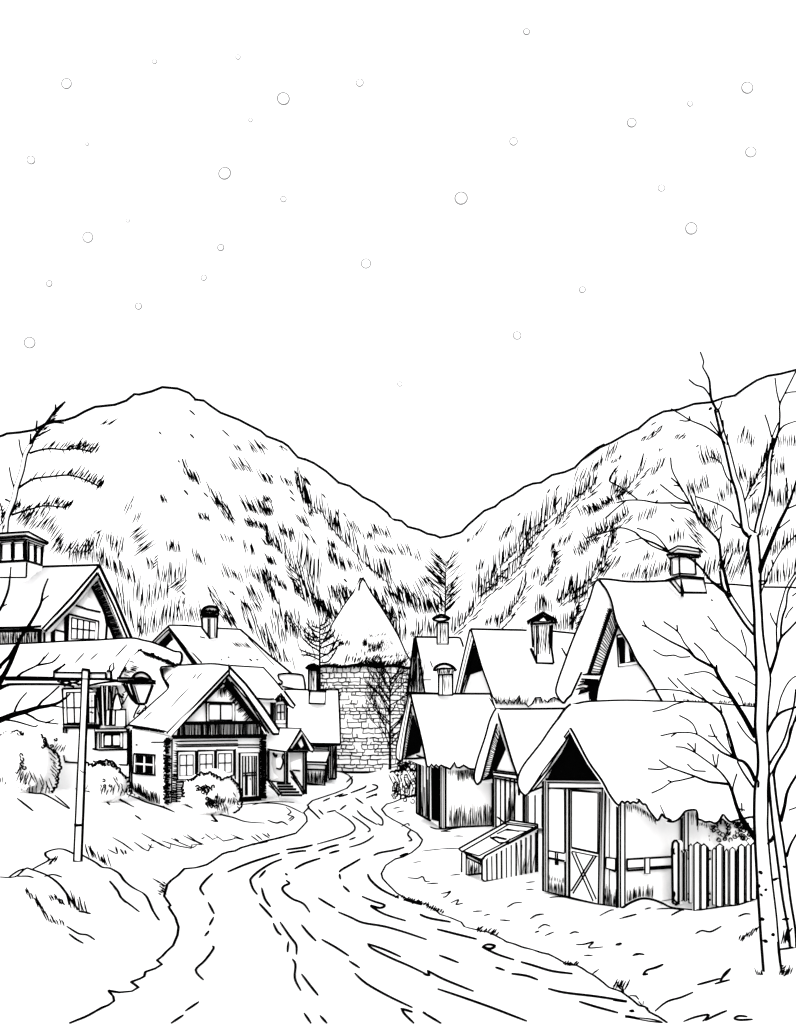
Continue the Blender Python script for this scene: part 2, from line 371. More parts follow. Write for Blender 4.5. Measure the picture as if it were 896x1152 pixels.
# ------------------------------------------------------------------ mountains
crest = [(-500, 560), (-300, 520), (-120, 503)] + S(1,0,283,18,278,35,270,90,265,150,255,185,238,215,220,285,213,330,198,370,175,415,155,500,146,550,128,585,100,605,102,660,88,705,70,770,76,820,95,845,120) \
 + S(11,118,72,180,80,225,115,290,160,350,183,415,208,490,248,560,282,600,318,660,340,710,360,745,385,770,415,810,460,860,475) \
 + S(13,190,128,240,150,300,190,365,248,420,265,485,320,545,348,610,400,632,432,680,440,712,470,770,485,810,505,850,513,875,525) \
 + S(14,20,570,75,560,130,542,165,505,245,435,300,413,330,385,390,355,445,315,490,298,530,293,585,255,650,240,700,218,730,185,770,150,810,120,850,100) \
 + S(10,50,490,100,450,165,422,230,385,270,368,320,325,370,300,430,292,490,270,560,263,610,245,650,237,690,207,735,178,780,160,830,152,896,135) + [(1000, 395), (1200, 380), (1500, 400), (1900, 480)]
YC, YB = 320.0, 92.0
cxs = [(p[0] - CX) * YC / F for p in crest]; czs = [4 + (HY - p[1]) * YC / F for p in crest]
hm = MB(); hx = [-320 + 4 * i for i in range(230)]
cz = np.interp(hx, cxs, czs) - .25
sm_ = np.convolve(np.pad(cz, 6, mode='edge'), np.ones(13) / 13, mode='valid')
NR = 40; rows = [k / NR for k in range(NR + 1)] + [1.1, 1.25, 1.5]
def hz(i, u):
    if u <= 1:
        x = hx[i]; b = (cz[i] * u ** 3 + sm_[i] * (1 - u ** 3))
        return b * (u ** 1.12) + 2.5 * math.sin(u * math.pi) * math.sin(x * .11 + 5 * u) * u
    return cz[i] * (1 - (u - 1) * 0.9)
allx = [(x, None) for x in hx]
for u in rows:
    for i, x in enumerate(hx): hm.v.append(Vector((x, YB + (YC - YB) * u, float(hz(i, u)))))
n_ = len(hx)
for r in range(len(rows) - 1):
    for i in range(n_ - 1):
        k = r * n_ + i; hm.f.append([k, k + 1, k + n_ + 1, k + n_]); hm.m.append('snow')
hbvh = BVHTree.FromPolygons(hm.v, hm.f)
def HS(px, py):
    h = hbvh.ray_cast(EYE, ray(px, py).normalized())[0]
    return (h - ray(px, py).normalized() * 0.5) if h is not None else pt(px, py, YC)
hm.line([Vector((x, YC - 1.2, z + .45)) for x, z in zip(cxs, czs)], 2.7)
# scattered pen ticks where bare rock shows on the high slopes
for (k, a, b, c, d) in ((1,820,160,842,180),(1,822,262,838,278),(1,687,252,697,263),(1,798,505,812,522),(1,770,376,776,384),(11,80,127,115,158),(11,82,287,110,317),(11,300,260,348,305),(11,42,665,70,698),(11,175,682,205,712),(11,625,562,640,582),(11,787,535,815,575),(11,752,662,778,695),(11,757,712,788,740),(11,850,585,893,635),
    (13,282,295,297,315),(13,350,380,365,415),(13,388,390,402,410),(13,140,178,162,205),(13,390,722,405,738),(14,565,335,578,315),(14,608,320,626,295),(14,415,452,428,435),(10,325,345,345,332),(10,403,710,416,724),(10,503,430,512,422),(12,425,473,440,488),(14,862,460,896,425),(14,610,395,634,355)):
    hm.st(HS, S(k, a, b, c, d), 1.9, taper=.4)
hills = hm.build('mountains'); tag(hills, kind='structure', label='two snowy mountains meeting in a valley')

wd = MB()
def c(k, sp, vec, n, lw=1.4, spread=0.7, jit=.35, fan=0.0, spine=False):
    p = S(k, *sp)
    wd.patch(HS, p, (vec[0] * 1.15, vec[1] * 1.15), int(n * 2.1), lw, spread * 1.3 + .3, jit, 1.55, base=True)
    if spine:
        wd.patch(HS, p, (-5, -8), n // 2, 1.5, .6, .3, 1.8, base=True)
V = (0, -15)
c(1,[430,228,470,220],(7,-5),5); c(1,[800,400,830,460,855,478],(-4,-10),16,spread=1.2); c(1,[705,560,722,560],(-2,-7),4)
c(1,[530,610,550,600,560,575],(4,-9),12,spread=1.2); c(1,[565,690,585,740,585,790,610,760],(11,-8),34,spread=1.8); c(1,[568,650,595,640],(3,-9),5)
c(1,[725,765,775,770],(-1,-10),8); c(1,[645,845,660,840],(-2,-10),5); c(1,[655,845,668,800],(5,-5),4); c(1,[680,885,740,905,800,890],(1,-17),22,spread=1.5); c(1,[715,930,740,925,760,945],(9,-8),9)
c(1,[585,985,640,1015,720,970],(1,-19),36,spread=2); c(1,[520,980,545,1060,600,1130],(-2,-22),40,spread=2.5); c(1,[600,1130,650,1130,700,1090,750,1080],(2,-20),60,spread=3)
c(1,[505,870,545,890,580,910],(-3,-14),24,spread=1.8); c(1,[440,845,490,860],(-2,-13),16,spread=1.5); c(1,[480,750,510,800,525,760],(2,-12),18,spread=1.5); c(1,[457,730,480,740],(1,-12),5)
c(1,[305,815,360,805,440,810],(1,-16),50,spread=2.5); c(1,[380,770,420,750],(4,-14),20,spread=1.5); c(1,[225,780,290,775,380,770],(7,-12),40,spread=2.5)
c(1,[80,650,130,665,190,680,240,740],(8,-11),44,spread=2.5); c(1,[405,697,420,690],(4,-4),3); c(1,[90,630,150,610,180,620],(6,-10),22,spread=2)
c(12,[415,610,480,630,520,620],(-3,-15),30,spread=2,fan=4); c(12,[590,510,650,590,700,655],(-6,-11),50,spread=2.4); c(12,[640,620,700,650],(-6,-8),16,spread=2)
c(12,[745,590,800,680,860,740,896,785],(-5,-15),64,spread=2.6); c(12,[640,395,690,405,730,430],(-4,-12),18,spread=1.5); c(12,[755,400,820,425,875,430],(-3,-13),26,spread=2); c(12,[775,510,830,530],(-5,-12),16,spread=2); c(12,[750,560,820,575],(-5,-9),14,spread=1.5)
c(12,[495,320,545,345],(-3,-11),7); c(12,[635,215,685,228],(-3,-7),7); c(12,[530,105,565,115],(-4,-6),6); c(12,[745,275,790,290],(-3,-11),11,spread=1); c(12,[755,135,855,168],(-5,-8),15); c(12,[850,235,896,255],(-4,-8),8); c(12,[865,330,896,345],(-3,-8),6)
c(12,[780,60,800,85],(-8,-16),10); c(12,[830,75,870,95],(-6,-15),11,spread=1); c(12,[600,30,640,80,685,130],(-5,-9),26,spread=2); c(12,[320,5,348,25],(-2,-6),4)
c(12,[425,545,432,530],(2,-6),2); c(12,[675,485,690,493],(-2,-3),3)
c(11,[230,690,290,760,330,800,375,895],(-4,-10),30,spread=1.6); c(11,[50,540,100,600,145,625],(-4,-10),14,spread=1.2); c(11,[155,860,215,872],(-2,-7),6); c(11,[465,800,530,825,610,840,645,825],(-7,-14),22,spread=1.5); c(11,[590,740,640,742],(-4,-7),8); c(11,[475,900,605,945],(-4,-9),18,spread=1.2)
c(11,[390,530,450,535,500,552],(-7,-11),9,spread=.8); c(11,[500,400,585,430],(-8,-11),10); c(11,[550,380,606,400],(-7,-9),5); c(11,[400,395,438,415],(-4,-6),5); c(11,[580,600,640,635],(-5,-10),8); c(11,[720,620,768,640],(-4,-8),7); c(11,[700,385,755,412],(-4,-3),5); c(11,[690,955,780,965],(-2,-6),10); c(11,[815,640,870,760,893,840],(-2,-14),20,spread=1.4); c(11,[835,880,880,910],(-4,-9),9)
c(13,[170,262,200,340,232,385,290,402,330,475,385,535,430,575,470,625,520,675,570,715,620,760],(-3,-18),135,spread=2.2,spine=True)
c(13,[590,690,625,700],(-4,-14),14,spread=2); c(13,[330,480,360,500],(0,-20),24,spread=2.5)
c(13,[75,500,140,540],(-3,-12),15,spread=1.5); c(13,[20,540,90,610,150,690,210,775,270,860,340,935],(-4,-17),70,spread=2.4,spine=True); c(13,[165,660,200,700,250,760],(3,-28),32,spread=3); c(13,[130,690,200,830],(-8,-8),20,spread=2)
c(13,[175,440,230,485],(-5,-8),12); c(13,[210,520,255,562],(-5,-9),8); c(13,[198,390,235,415],(-3,-7),8); c(13,[330,640,400,692],(-3,-13),26,spread=1.8); c(13,[315,570,355,585],(-1,-8),11); c(13,[425,670,485,690],(-4,-11),20,spread=1.4)
c(13,[420,470,475,508],(-4,-10),17,spread=1.4); c(13,[495,520,545,530],(-2,-9),12); c(13,[555,495,635,525],(-4,-10),18); c(13,[570,590,650,608],(-5,-8),14,spread=1); c(13,[695,595,780,640],(-4,-11),26,spread=1.8); c(13,[192,232,225,255],(-5,-7),7)
c(13,[0,740,30,810,60,865],(-3,-16),30,spread=1.8); c(13,[50,755,100,782],(-3,-9),12); c(13,[10,635,50,650],(-3,-7),8); c(13,[0,225,30,250],(-3,-7),6); c(13,[0,330,30,335],(-2,-5),5); c(13,[5,395,35,400],(-3,-7),6)
c(13,[335,820,380,840,430,820],(-3,-13),34,spread=1.8); c(13,[265,890,330,930,400,900],(-3,-14),50,spread=2.6); c(13,[530,800,560,850,610,870],(-4,-12),30,spread=2); c(13,[580,900,640,940,700,930],(-4,-14),44,spread=2.4); c(13,[610,800,670,850,730,870],(-6,-13),40,spread=2); c(13,[680,800,740,820,800,830],(-6,-13),40,spread=2); c(13,[760,880,810,890,865,880],(-4,-13),28,spread=2); c(13,[800,750,850,770],(-6,-9),12,spread=2); c(13,[40,930,160,940],(-2,-12),26,spread=1.5)
c(5,[0,215,45,285],(-4,-14),16,spread=1.5); c(5,[30,380,70,430],(-3,-16),22,spread=2); c(5,[80,385,130,410],(-2,-16),22,spread=2); c(5,[0,430,50,500,100,540],(-4,-15),50,spread=2.6); c(5,[5,110,40,125],(-3,-7),8); c(5,[35,190,75,222],(-3,-10),12); c(5,[120,225,200,310,260,350],(-3,-14),40,spread=2.4,spine=False)
c(5,[255,240,330,260],(-3,-12),26,spread=1.6); c(5,[245,50,270,60],(-3,-8),6); c(5,[255,110,300,145],(-2,-13),14,spread=1.5)
c(5,[420,260,470,370,520,470,545,540],(-3,-15),80,spread=3); c(5,[460,330,530,430],(0,-15),40,spread=3); c(5,[500,260,600,300,680,310],(-4,-15),60,spread=3); c(5,[585,385,645,390],(1,-13),22,spread=1.6); c(5,[560,400,600,400],(1,-6),8); c(5,[100,360,200,420],(-6,-10),10)
U = (3.5, -14)
def f2(k, sp, vec, n, spread=1.5, lw=1.5):
    """a feathery line of firs: tall strokes on the upper side, short slanting ones below"""
    c(k, sp, vec, n, lw, spread); q = S(k, *sp)
    wd.patch(HS, [(x + 2.5, y + 4) for x, y in q], (7, -6), int(n * .7), lw, 1.2, .4, 1.9, base=True)
    wd.patch(HS, q, (4, -7), int(n * .5), 1.4, .7, .3, 1.6, base=True)
f2(14,[85,1040,180,950,240,850,300,810,350,775],(1,-14),66); f2(14,[200,840,270,790,340,690,400,640],(0,-16),50); f2(14,[370,765,420,720,450,640,500,580,545,520],(1,-16),64); f2(14,[415,620,470,540,530,500,600,440],(2,-20),60,spread=2.4)
f2(14,[610,500,650,430,690,370,760,340,800,290],(2,-13),60); c(14,[700,282,750,260,830,205,890,140],(4,-12),44,spread=1.5); f2(14,[530,805,575,750,600,690,590,630],(2,-9),28); c(14,[620,612,670,580],(3,-9),14,spread=1.2); c(14,[490,775,530,750],(1,-9),14,spread=1.6)
f2(14,[315,1010,370,950,410,890,450,800],(2,-13),50); c(14,[255,1005,300,990],(2,-8),8); c(14,[505,935,545,930,580,935],(0,-14),24,spread=1,fan=3)
f2(14,[615,890,690,850,750,810,810,730,860,640,896,570],(2,-16),110,spread=2.2); f2(14,[680,1020,710,950,700,890,760,850],(2,-16),50,spread=2); c(14,[600,1020,690,1025],(0,-13),28,spread=1.6); c(14,[430,1015,475,1018],(0,-6),6); c(14,[710,650,780,605],(-3,-8),12,spread=1.4); c(14,[775,435,860,410,896,385],(-4,-7),18,spread=1.2)
c(14,[770,580,820,590],(-5,-8),10); c(14,[320,578,390,520],(3,-9),18,spread=1.2); c(14,[165,585,190,570],(1,-5),7); c(14,[200,550,235,520],(4,-7),8); c(14,[205,725,240,715],(1,-9),7); c(14,[820,765,896,700],(6,-10),26,spread=2)
c(10,[285,415,345,375],(5,-6),11,spread=1); c(10,[420,402,450,392],(4,-5),9); c(10,[170,495,200,480],(3,-5),6); c(10,[160,560,185,530],(3,-6),6); f2(10,[170,620,230,600,290,520],(3,-15),42); c(10,[325,545,365,500],(3,-9),18,spread=1.2); c(10,[360,445,370,438],(1,-2),3)
c(10,[535,500,600,490],(-4,-15),28,spread=1.6); c(10,[670,415,725,425],(2,-13),22,spread=1.4); c(10,[45,690,90,700,150,660,215,640],(-3,-8),24,spread=1.6); c(10,[45,865,75,840],(-2,-8),12); f2(10,[80,790,150,765,230,700],(-2,-11),30); c(10,[280,725,335,700],(3,-10),20,spread=1.6); c(10,[305,625,340,610],(3,-5),10)
c(10,[475,620,550,590],(-2,-12),26,spread=1.6); c(10,[500,660,530,730,580,760],(-4,-12),44,spread=2.6); c(10,[545,740,580,690],(-2,-13),20,spread=2); c(10,[600,650,660,600],(-2,-14),36,spread=2); c(10,[675,560,705,565],(-3,-13),14,spread=1.2); f2(10,[700,620,750,540,790,450],(1,-12),46)
c(10,[715,700,760,690],(0,-14),24,spread=2); c(10,[795,540,840,535],(1,-14),24,spread=2); c(10,[800,640,840,680,880,640],(0,-17),46,spread=2.6); c(10,[830,425,896,430],(0,-9),22,spread=1.4); c(10,[760,785,790,775],(2,-10),14,spread=1.4)
c(10,[605,900,630,960,660,950,700,880],(7,-20),100,spread=3.2); c(10,[620,850,700,850],(1,-12),34,spread=2); c(10,[540,935,600,920],(2,-15),36,spread=2.6); c(10,[800,850,896,820],(1,-15),44,spread=2.4); c(10,[780,970,840,960,896,930],(1,-17),64,spread=2.8); c(10,[250,955,320,950,390,920],(3,-13),56,spread=2); c(10,[290,880,325,870],(2,-8),9); c(10,[405,810,450,790],(0,-11),16,spread=1.5)
c(10,[490,740,520,800,540,840],(-8,-8),34,spread=2.4); c(10,[215,950,230,945],(1,-6),4)
wood = wd.build('hillside_fir_woods'); tag(wood, 'sparse dark fir woods running down the snowy mountain slopes', 'woods', kind='stuff')

# ------------------------------------------------------------------ the feathery spruce at the foot of the valley
def spruce(name, label, base, top, px_half, Y, n, group=None, tilt=0, lw=1.25):
    b = pt(base[0], base[1], Y); r = thing(name, label, 'tree', b, group)
    m = MB(); m.tube([b, b + (pt(*top, Y) - b) * .5, pt(*top, Y)], [Y * .0011, Y * .0008, Y * .0003], 'ink', 6); m.build('trunk', r)
    m = MB(); T = pt(*top, Y) - b
    for k in range(n):
        t = 0.02 + 0.96 * k / n; a = random.uniform(0, 2 * math.pi); p = b + T * t
        L = px_half * Y / F * random.uniform(.6, 1.0) * (.5 + .5 * min(1, t * 2.2)) * (1 - .25 * t)
        d = Vector((math.copysign(abs(math.cos(a)) ** .5, math.cos(a)), math.sin(a) * .6, 0))
        q1 = p + d * L * .5 + UP * L * .38; q2 = p + d * L + UP * L * random.uniform(.7, 1.0)
        m.line([p, q1, q2], lw, taper=.5, n=4)
    m.build('crown', r); return r
spruce('spruce_tree', 'feathery spruce standing alone between the far chimney and the valley', (501, 692), (502, 630), 31, 90, 84, lw=1.1)

# ------------------------------------------------------------------ buildings
def unit(v): return Vector(v).normalized()
def slope(name, root, pl, poly, th=0.22, edges=None, lw=2.6, extra=None, sm=False):
    """a snow covered roof slope: its outline on the plane of the roof, with the thickness of the snow"""
    m = MB(); m.prism([pl(*p) for p in poly], -pl.n * th, 'snow')
    for e in (edges or []): m.st(pl, e, lw, sm=sm)
    if extra: extra(m, pl)
    return m
def chimney(root, k, Y, l, r, top, bot, cap=None, lw=2.2, depth=0.7, textured=True, flare=None):
    """a square stack seen front on, with a hood"""
    x0, y0 = S(k, l, top)[0]; x1, y1 = S(k, r, bot)[0]
    m = MB(); f = D(Y)
    m.prism([f(x0, y0), f(x1, y0), f(x1, y1), f(x0, y1)], Vector((0, depth, 0)), 'plaster', edge=1.5)
    m.st(f, [(x0, y0), (x0, y1), (x1, y1), (x1, y0)], lw)
    w_ = x1 - x0; m.st(f, [(x0 + w_ * .28, y0), (x0 + w_ * .28, y1)], 1.4)
    if textured: m.hatch(f, [(x0 + w_ * .38, y1 - 2), (x1 - 2, y1 - 2)], (0, y0 - y1 + 4), 7, .9, .3, spread=.8)
    return m
def rows_between(m, surf, a, b, c_, d, n, lw=1.4, jit=.4):
    """n lines from side a-b to side c-d"""
    for i in range(n):
        t = (i + .5) / n; j = lambda: random.uniform(-jit, jit)
        m.st(surf, [(a[0] + (b[0] - a[0]) * t + j(), a[1] + (b[1] - a[1]) * t + j()), (c_[0] + (d[0] - c_[0]) * t + j(), c_[1] + (d[1] - c_[1]) * t + j())], lw, n=3)

# ===== front barn, right =====
gp = VP(699, 16.9, 611, 18.5); sp = VP(699, 16.9, 850, 19.3)
dv = unit(pt(850, 800, 19.3) - pt(699, 800, 16.9))
barn = thing('barn', 'nearest and largest barn, with a cross braced door under a black open gable', 'barn', G(690, 1022))
m = MB()
body = S(7,383,835,480,860,685,902,685,495,665,495,610,405,492,207,385,405)
m.prism([gp(*p) for p in body], dv * 4.1, 'plaster')
side = S(7,685,902,685,495)  # long side wall
sw = [(690,1022),(690,905),(850,905),(850,1012)]
g = gp.off(.03)
m.st(g, S(7,383,405,383,835,480,860,595,888,685,902), 2.6)
m.st(sp.off(.02), S(7,685,902,896,905), 1.0) if False else None
m.st(g, S(7,395,403,610,405), 2.6); m.st(g, S(7,400,415,615,418), 1.6); m.st(g, S(7,405,437,625,438), 1.8)
for a in (403,): m.st(g, S(7,a,420,a,838), 1.8)
m.st(g, S(7,393,410,393,836), 1.2)
m.st(g, S(7,470,440,470,855), 2); m.st(g, S(7,482,440,482,860), 1.4); m.st(g, S(7,405,437,466,442,468,850), 1.6)
m.st(g, S(7,613,440,603,885), 1.6); m.st(g, S(7,625,445,618,888), 2.2)
m.st(g, S(7,640,462,640,895), 1.2)
m.hatch(g, S(7,408,838,468,852), (0,-13), 17, 1.1); m.hatch(g, S(7,622,888,668,898), (0,-17), 15, 1.1)
m.hatch(g, S(7,405,795,468,806), (0,-5), 10, .9)
s2 = sp.off(.02)
m.hatch(s2, S(26,28,635,60,615,100,602,165,600), (0,-13), 26, 1.1)
m.build('wall', barn)
m = MB(); m.fill(gp.off(.05), S(7,400,400,490,215,606,400), 'dark', .03); m.build('gable_opening', barn)  # black sheet over the wall, painting the dark inside the open gable
# door: leaf with a white panel over an X brace
m = MB(); dp = gp.off(.08)
m.fill(dp, S(7,488,442,604,452,600,885,488,858), 'wood', .04)
for q in ([488,442,604,452,600,885,488,858]): pass
m.st(dp, S(7,488,442,604,452,598,885,488,858), 2.2, close=True)
m.st(dp, S(7,495,447,597,456,595,687,495,668), 1.8, close=True)
m.st(dp, S(7,495,668,597,690), 2.4); m.st(dp, S(7,495,682,595,702), 1.4)
for q in ([495,685,578,875],[510,690,590,868],[590,700,500,845],[578,702,494,835]): m.st(dp, S(7,*q), 2.2)
m.build('door', barn)
m = MB(); bp_ = gp.off(.1)
m.fill(bp_, S(7,408,682,466,690,466,722,408,712), 'wood', .04); m.st(bp_, S(7,405,680,466,690), 1.8); m.st(bp_, S(7,405,708,466,720), 2.6); m.st(bp_, S(7,432,685,432,735,440,735,440,690), 2.2)
m.build('latch_bar', barn)
m = MB(); bp_ = gp.off(.1)
m.fill(bp_, S(7,628,706,664,710,664,756,628,748), 'wood', .04); m.st(bp_, S(7,628,706,664,710,664,756,628,748), 2, close=True); m.st(bp_, S(7,632,748,664,762), 1.6)
m.build('latch_bar', barn)
m = MB(); cp = sp.off(.04)
m.prism([cp(*p) for p in S(7,668,495,700,492,700,898,668,902)], Vector((0.1, .15, 0)), 'wood')
for q in ([670,495,670,902],[683,495,683,900],[700,492,700,896]): m.st(cp, S(7,*q), 2.2)
m.st(cp, S(7,676,495,676,900), 1.2)
m.build('corner_post', barn)
m = MB(); m.prism([cp(*p) for p in S(26,305,180,340,150,340,345,305,345)], Vector((.02, .15, 0)), 'wood')
for q in ([305,185,305,345],[320,165,320,345],[340,150,340,345]): m.st(cp, S(26,*q), 2)
m.st(cp, S(26,312,180,312,345), 1.2)
m.build('wall_post', barn)
m = MB(); rp = sp.off(.06)
m.fill(rp, S(7,710,713,882,703,882,745,710,757), 'wood', .05)
m.st(rp, S(7,710,713,882,703), 2.2); m.st(rp, S(7,710,757,710,713), 2.2); m.st(rp, S(7,710,757,882,745), 2.4); m.st(rp, S(7,712,748,882,738), 1.6)
m.fill(sp.off(.1), S(7,778,708,797,707,797,768,778,768), 'wood', .05); m.st(sp.off(.1), S(7,778,708,797,707,797,768,778,768), 2.0, close=True)
m.build('wall_rail', barn)
# roof
band = S(7,490,112,470,130,440,170,410,210,380,255,345,300,310,345,290,385,286,420,297,450,315,467,330,455,365,420,385,395,440,310,490,210)
fp = gp.off(.12)
m = MB(); m.prism([fp(*p) for p in band], dv * 4.1, 'snow')
m.st(fp, band[:11], 2.8, sm=True); m.st(fp, S(7,315,467,335,450,385,430), 2.2); m.st(fp, S(7,465,240,490,205,497,215,470,245), 2); m.st(fp, S(7,330,452,400,365,490,225), 2.2); m.st(fp, S(7,345,448,410,370,500,238), 1.6); m.st(fp, S(7,385,400,500,245), 1.5); m.st(fp, S(7,320,465,352,420,385,368,478,245), 1.8)
A = fp(*S(7,490,205)[0]); B = sp.off(.3)(*S(7,690,495)[0]); pl = P3(A, B, A + dv).off(.02)
eave = S(7,665,495,678,503,690,488,700,495,712,488,722,496,735,490,748,495,758,485,770,498,782,500,790,515,800,530,812,545,828,562,838,548,845,538,855,550,868,555,880,562) + S(26,235,200,262,204,285,196,303,180,322,155,340,146,378,143,388,160,392,188,410,195,430,205,455,203,480,212,500,200,520,168,540,188,560,204,590,196,620,190,660,180,690,182)
top = S(8,10,678,60,665,120,661,230,658,370,662,470,664,560,668,640,676,735,684)
poly = S(7,490,205,510,245,560,335,610,405,640,460,665,495) + eave + [(862, 905), (862, 797)] + top[::-1]
m.prism([pl(*p) for p in poly], -pl.n * .05, 'snow')
m.st(pl, S(7,490,205,510,240,560,335,610,405,640,460,665,495), 2.6, sm=True)
m.st(pl, eave, 2.4, sm=True); m.st(pl, S(7,440,170,470,128,490,115) + top[:5], 2.6, sm=True); m.st(pl, top[4:], 2.2, sm=True)
m.hatch(pl, S(7,700,497,740,500,790,530,820,555), (1,7), 34, .9); m.hatch(pl, S(26,345,150,380,150,395,200), (0,12), 16, .9); m.hatch(pl, S(26,395,205,480,215), (0,5), 14, .9)
m.st(pl, S(26,195,115,210,150,225,180), 1.8, taper=.4)
m.st(pl, S(8,265,1047,280,1049), 2)
m.build('roof', barn)

# ===== middle shed =====
gp = VP(535, 28.2, 640, 26.6); dv = unit((.9, .75, 0))
shed = thing('shed', 'narrow plank sided shed between the two barns, its front gable hatched and half black', 'shed', G(575, 930))
m = MB(); m.prism([gp(*p) for p in S(7,190,592,400,592,400,430,285,400,205,190,190,375)], dv * 2.5, 'wood')
g = gp.off(.03)
for x, lw in ((190,2.4),(200,2),(218,1.6),(236,2.4),(255,2),(272,2.2),(310,2.4),(325,1.6),(352,1.8),(380,2)): m.st(g, S(7,x,405 if x > 280 else 400,x,588), lw)
for x in (305,318): m.st(g, S(7,x,465,x,590), 1.4)
m.hatch(g, S(7,240,560,252,560), (0,-30), 7, .9); m.hatch(g, S(7,258,560,272,560), (0,-26), 6, .9)
m.build('wall', shed)
m = MB(); g = gp.off(.06)
m.fill(g, S(7,207,192,238,285,205,362,190,400,146,406,180,300), 'dark', .03)  # black fill paints the darkness under the roof
m.fill(gp.off(.07), S(7,205,186,214,225,170,385,148,405,180,280), 'wood', .03)
rows_between(m, gp.off(.08), S(7,204,200)[0], S(7,152,400)[0], S(7,214,225)[0], S(7,176,392)[0], 26, 1.0)
m.fill(gp.off(.04), S(7,240,290,275,378,205,362), 'soft', .02)  # shade on the gable wall painted in as a grey fill
m.build('gable_boards', shed)
m = MB(); m.fill(gp.off(.09), S(7,190,368,275,378,282,402,192,388), 'wood', .06); g = gp.off(.1)
for q in ([190,368,275,378],[192,376,278,386],[192,388,283,403],[195,398,285,416],[150,405,190,398]): m.st(g, S(7,*q), 1.9)
m.build('tie_beam', shed)
band = S(7,200,130,190,145,175,180,160,235,145,280,130,325,118,375,118,405,127,421,138,415,146,400,165,330,185,255,205,186)
fp = gp.off(.14); m = MB(); m.prism([fp(*p) for p in band], dv * 2.6, 'snow'); m.st(fp, band, 2.6, sm=True)
A = fp(*S(7,203,180)[0]); B = fp(*S(7,285,400)[0]); pl = P3(A, B, A + unit((1, .35, 0))).off(.02)
poly = S(7,200,130,300,130,470,128,640,130,640,420,300,420,285,400,262,330,240,255,218,185)
m.prism([pl(*p) for p in poly], -pl.n * .05, 'snow')
m.st(pl, S(7,200,130,300,130,470,128), 2.4); m.st(pl, S(7,200,130,218,180,240,255,262,330,285,400,290,465), 2.6, sm=True)
m.build('roof', shed)

# ===== far barn of the right hand row =====
gp = VP(494, 28.5, 446, 31.0); sp = VP(494, 28.5, 560, 29.2); dv = unit(pt(560, 800, 29.6) - pt(494, 800, 28.5))
b3 = thing('barn', 'barn beside the lane bend with a black doorway and a plain plaster side wall', 'barn', G(494, 931))
lw_ = VP(494, 28.5, 469, 31.5)
m = MB(); m.prism([lw_(*p) for p in S(6,140,985,195,1015,232,1040,232,790,140,765)], dv * 2.0, 'wood')
m.prism([sp(*p) for p in S(6,232,800,232,1045,300,1045,450,1040,450,800)], Vector((0, 1, 0)), 'plaster')
m.prism([gp(*p) for p in S(6,118,540,90,765,185,800)], dv * 1.6, 'plaster')
g = lw_.off(.03)
for q, lw in (([140,765,140,985],2.6),([148,768,148,990],1.6),([155,770,155,992],2.2),([165,780,165,997],1.2),([178,790,180,1000],1.6),([190,795,190,1012],2.0),([140,985,195,1015],2.4),([140,768,185,780],2.2),([145,762,172,765],2.4)): m.st(g, S(6,*q), lw)
for q in ([158,900,162,995],[170,880,174,1000],[183,850,185,1005]): m.st(g, S(6,*q), 1)
s2 = sp.off(.02)
m.hatch(s2, S(6,258,1035,300,1040,445,1035), (0,-19), 62, 1.0); m.hatch(s2, S(6,260,812,300,812,345,812), (0,5), 14, .9); m.hatch(s2, S(6,300,815,345,810,375,815), (1,10), 30, .9)
m.st(s2, S(6,232,1047,310,1042,440,1037), 2.4)
m.build('wall', b3)
m = MB(); m.fill(lw_.off(.05), S(6,197,795,226,800,224,1018,199,1012), 'dark', .03); m.build('doorway', b3)  # flat black sheet painting the unlit inside of the doorway
m = MB(); g = sp.off(.06); m.fill(g, S(6,230,800,257,800,257,1045,230,1045), 'wood', .08)
for x, lw in ((232,2.6),(240,1.4),(256,2.4),(247,1)): m.st(g, S(6,x,800,x,1045), lw)
m.build('corner_post', b3)
m = MB(); g = sp.off(.06); m.fill(g, S(6,445,850,463,850,463,1040,445,1040), 'wood', .08)
for x, lw in ((445,2.4),(453,1.4),(463,2.2)): m.st(g, S(6,x,848,x,1038), lw)
m.build('corner_post', b3)
m = MB(); g = gp.off(.06)
m.fill(g, S(6,125,590,140,640,157,705,150,740,92,762,108,670), 'dark', .03); m.fill(gp.off(.03), S(6,157,715,168,757,148,752), 'soft', .02)  # dark gable interior painted black, shaded wall corner painted grey
rows_between(m, gp.off(.08), S(6,118,560)[0], S(6,90,760)[0], S(6,124,600)[0], S(6,100,760)[0], 18, .9)
m.st(g, S(6,90,766,135,765,172,762), 2.2); m.st(g, S(6,140,752,178,768), 1.8)
m.build('gable_opening', b3)
band = S(6,108,503,96,560,82,615,70,670,60,715,58,755,65,770,80,770,88,720,100,640,118,545)
fp = gp.off(.12); m = MB(); m.prism([fp(*p) for p in band], dv * 2, 'snow'); m.st(fp, band, 2.4, sm=True); m.st(fp, S(6,112,510,92,620,75,720,72,766), 1.5, sm=True); m.st(fp, S(6,118,530,98,640,84,740), 1.5)
A = fp(*S(6,115,505)[0]); B = sp.off(.35)(*S(6,232,800)[0]); pl = P3(A, B, A + dv).off(.02)
eave = S(6,180,796,192,800,200,788,208,800,218,790,228,800,238,792,250,798,262,802,275,808,285,795,292,780,300,800,315,802,330,792,342,800,350,805,362,808,380,808)
poly = S(6,115,505,125,550,150,650,168,730,180,796) + eave[1:] + S(6,460,810,480,600,458,545,435,503)
m.prism([pl(*p) for p in poly], -pl.n * .05, 'snow')
m.st(pl, S(6,108,504,435,505), 2.6); m.st(pl, S(6,115,505,125,550,150,650,168,730,180,796), 2.4, sm=True); m.st(pl, eave, 2.4)
m.st(pl, S(6,435,505,445,530,458,565), 1.6); m.hatch(pl, S(6,425,510,455,565), (5,6), 10, .9)
m.build('roof', b3)
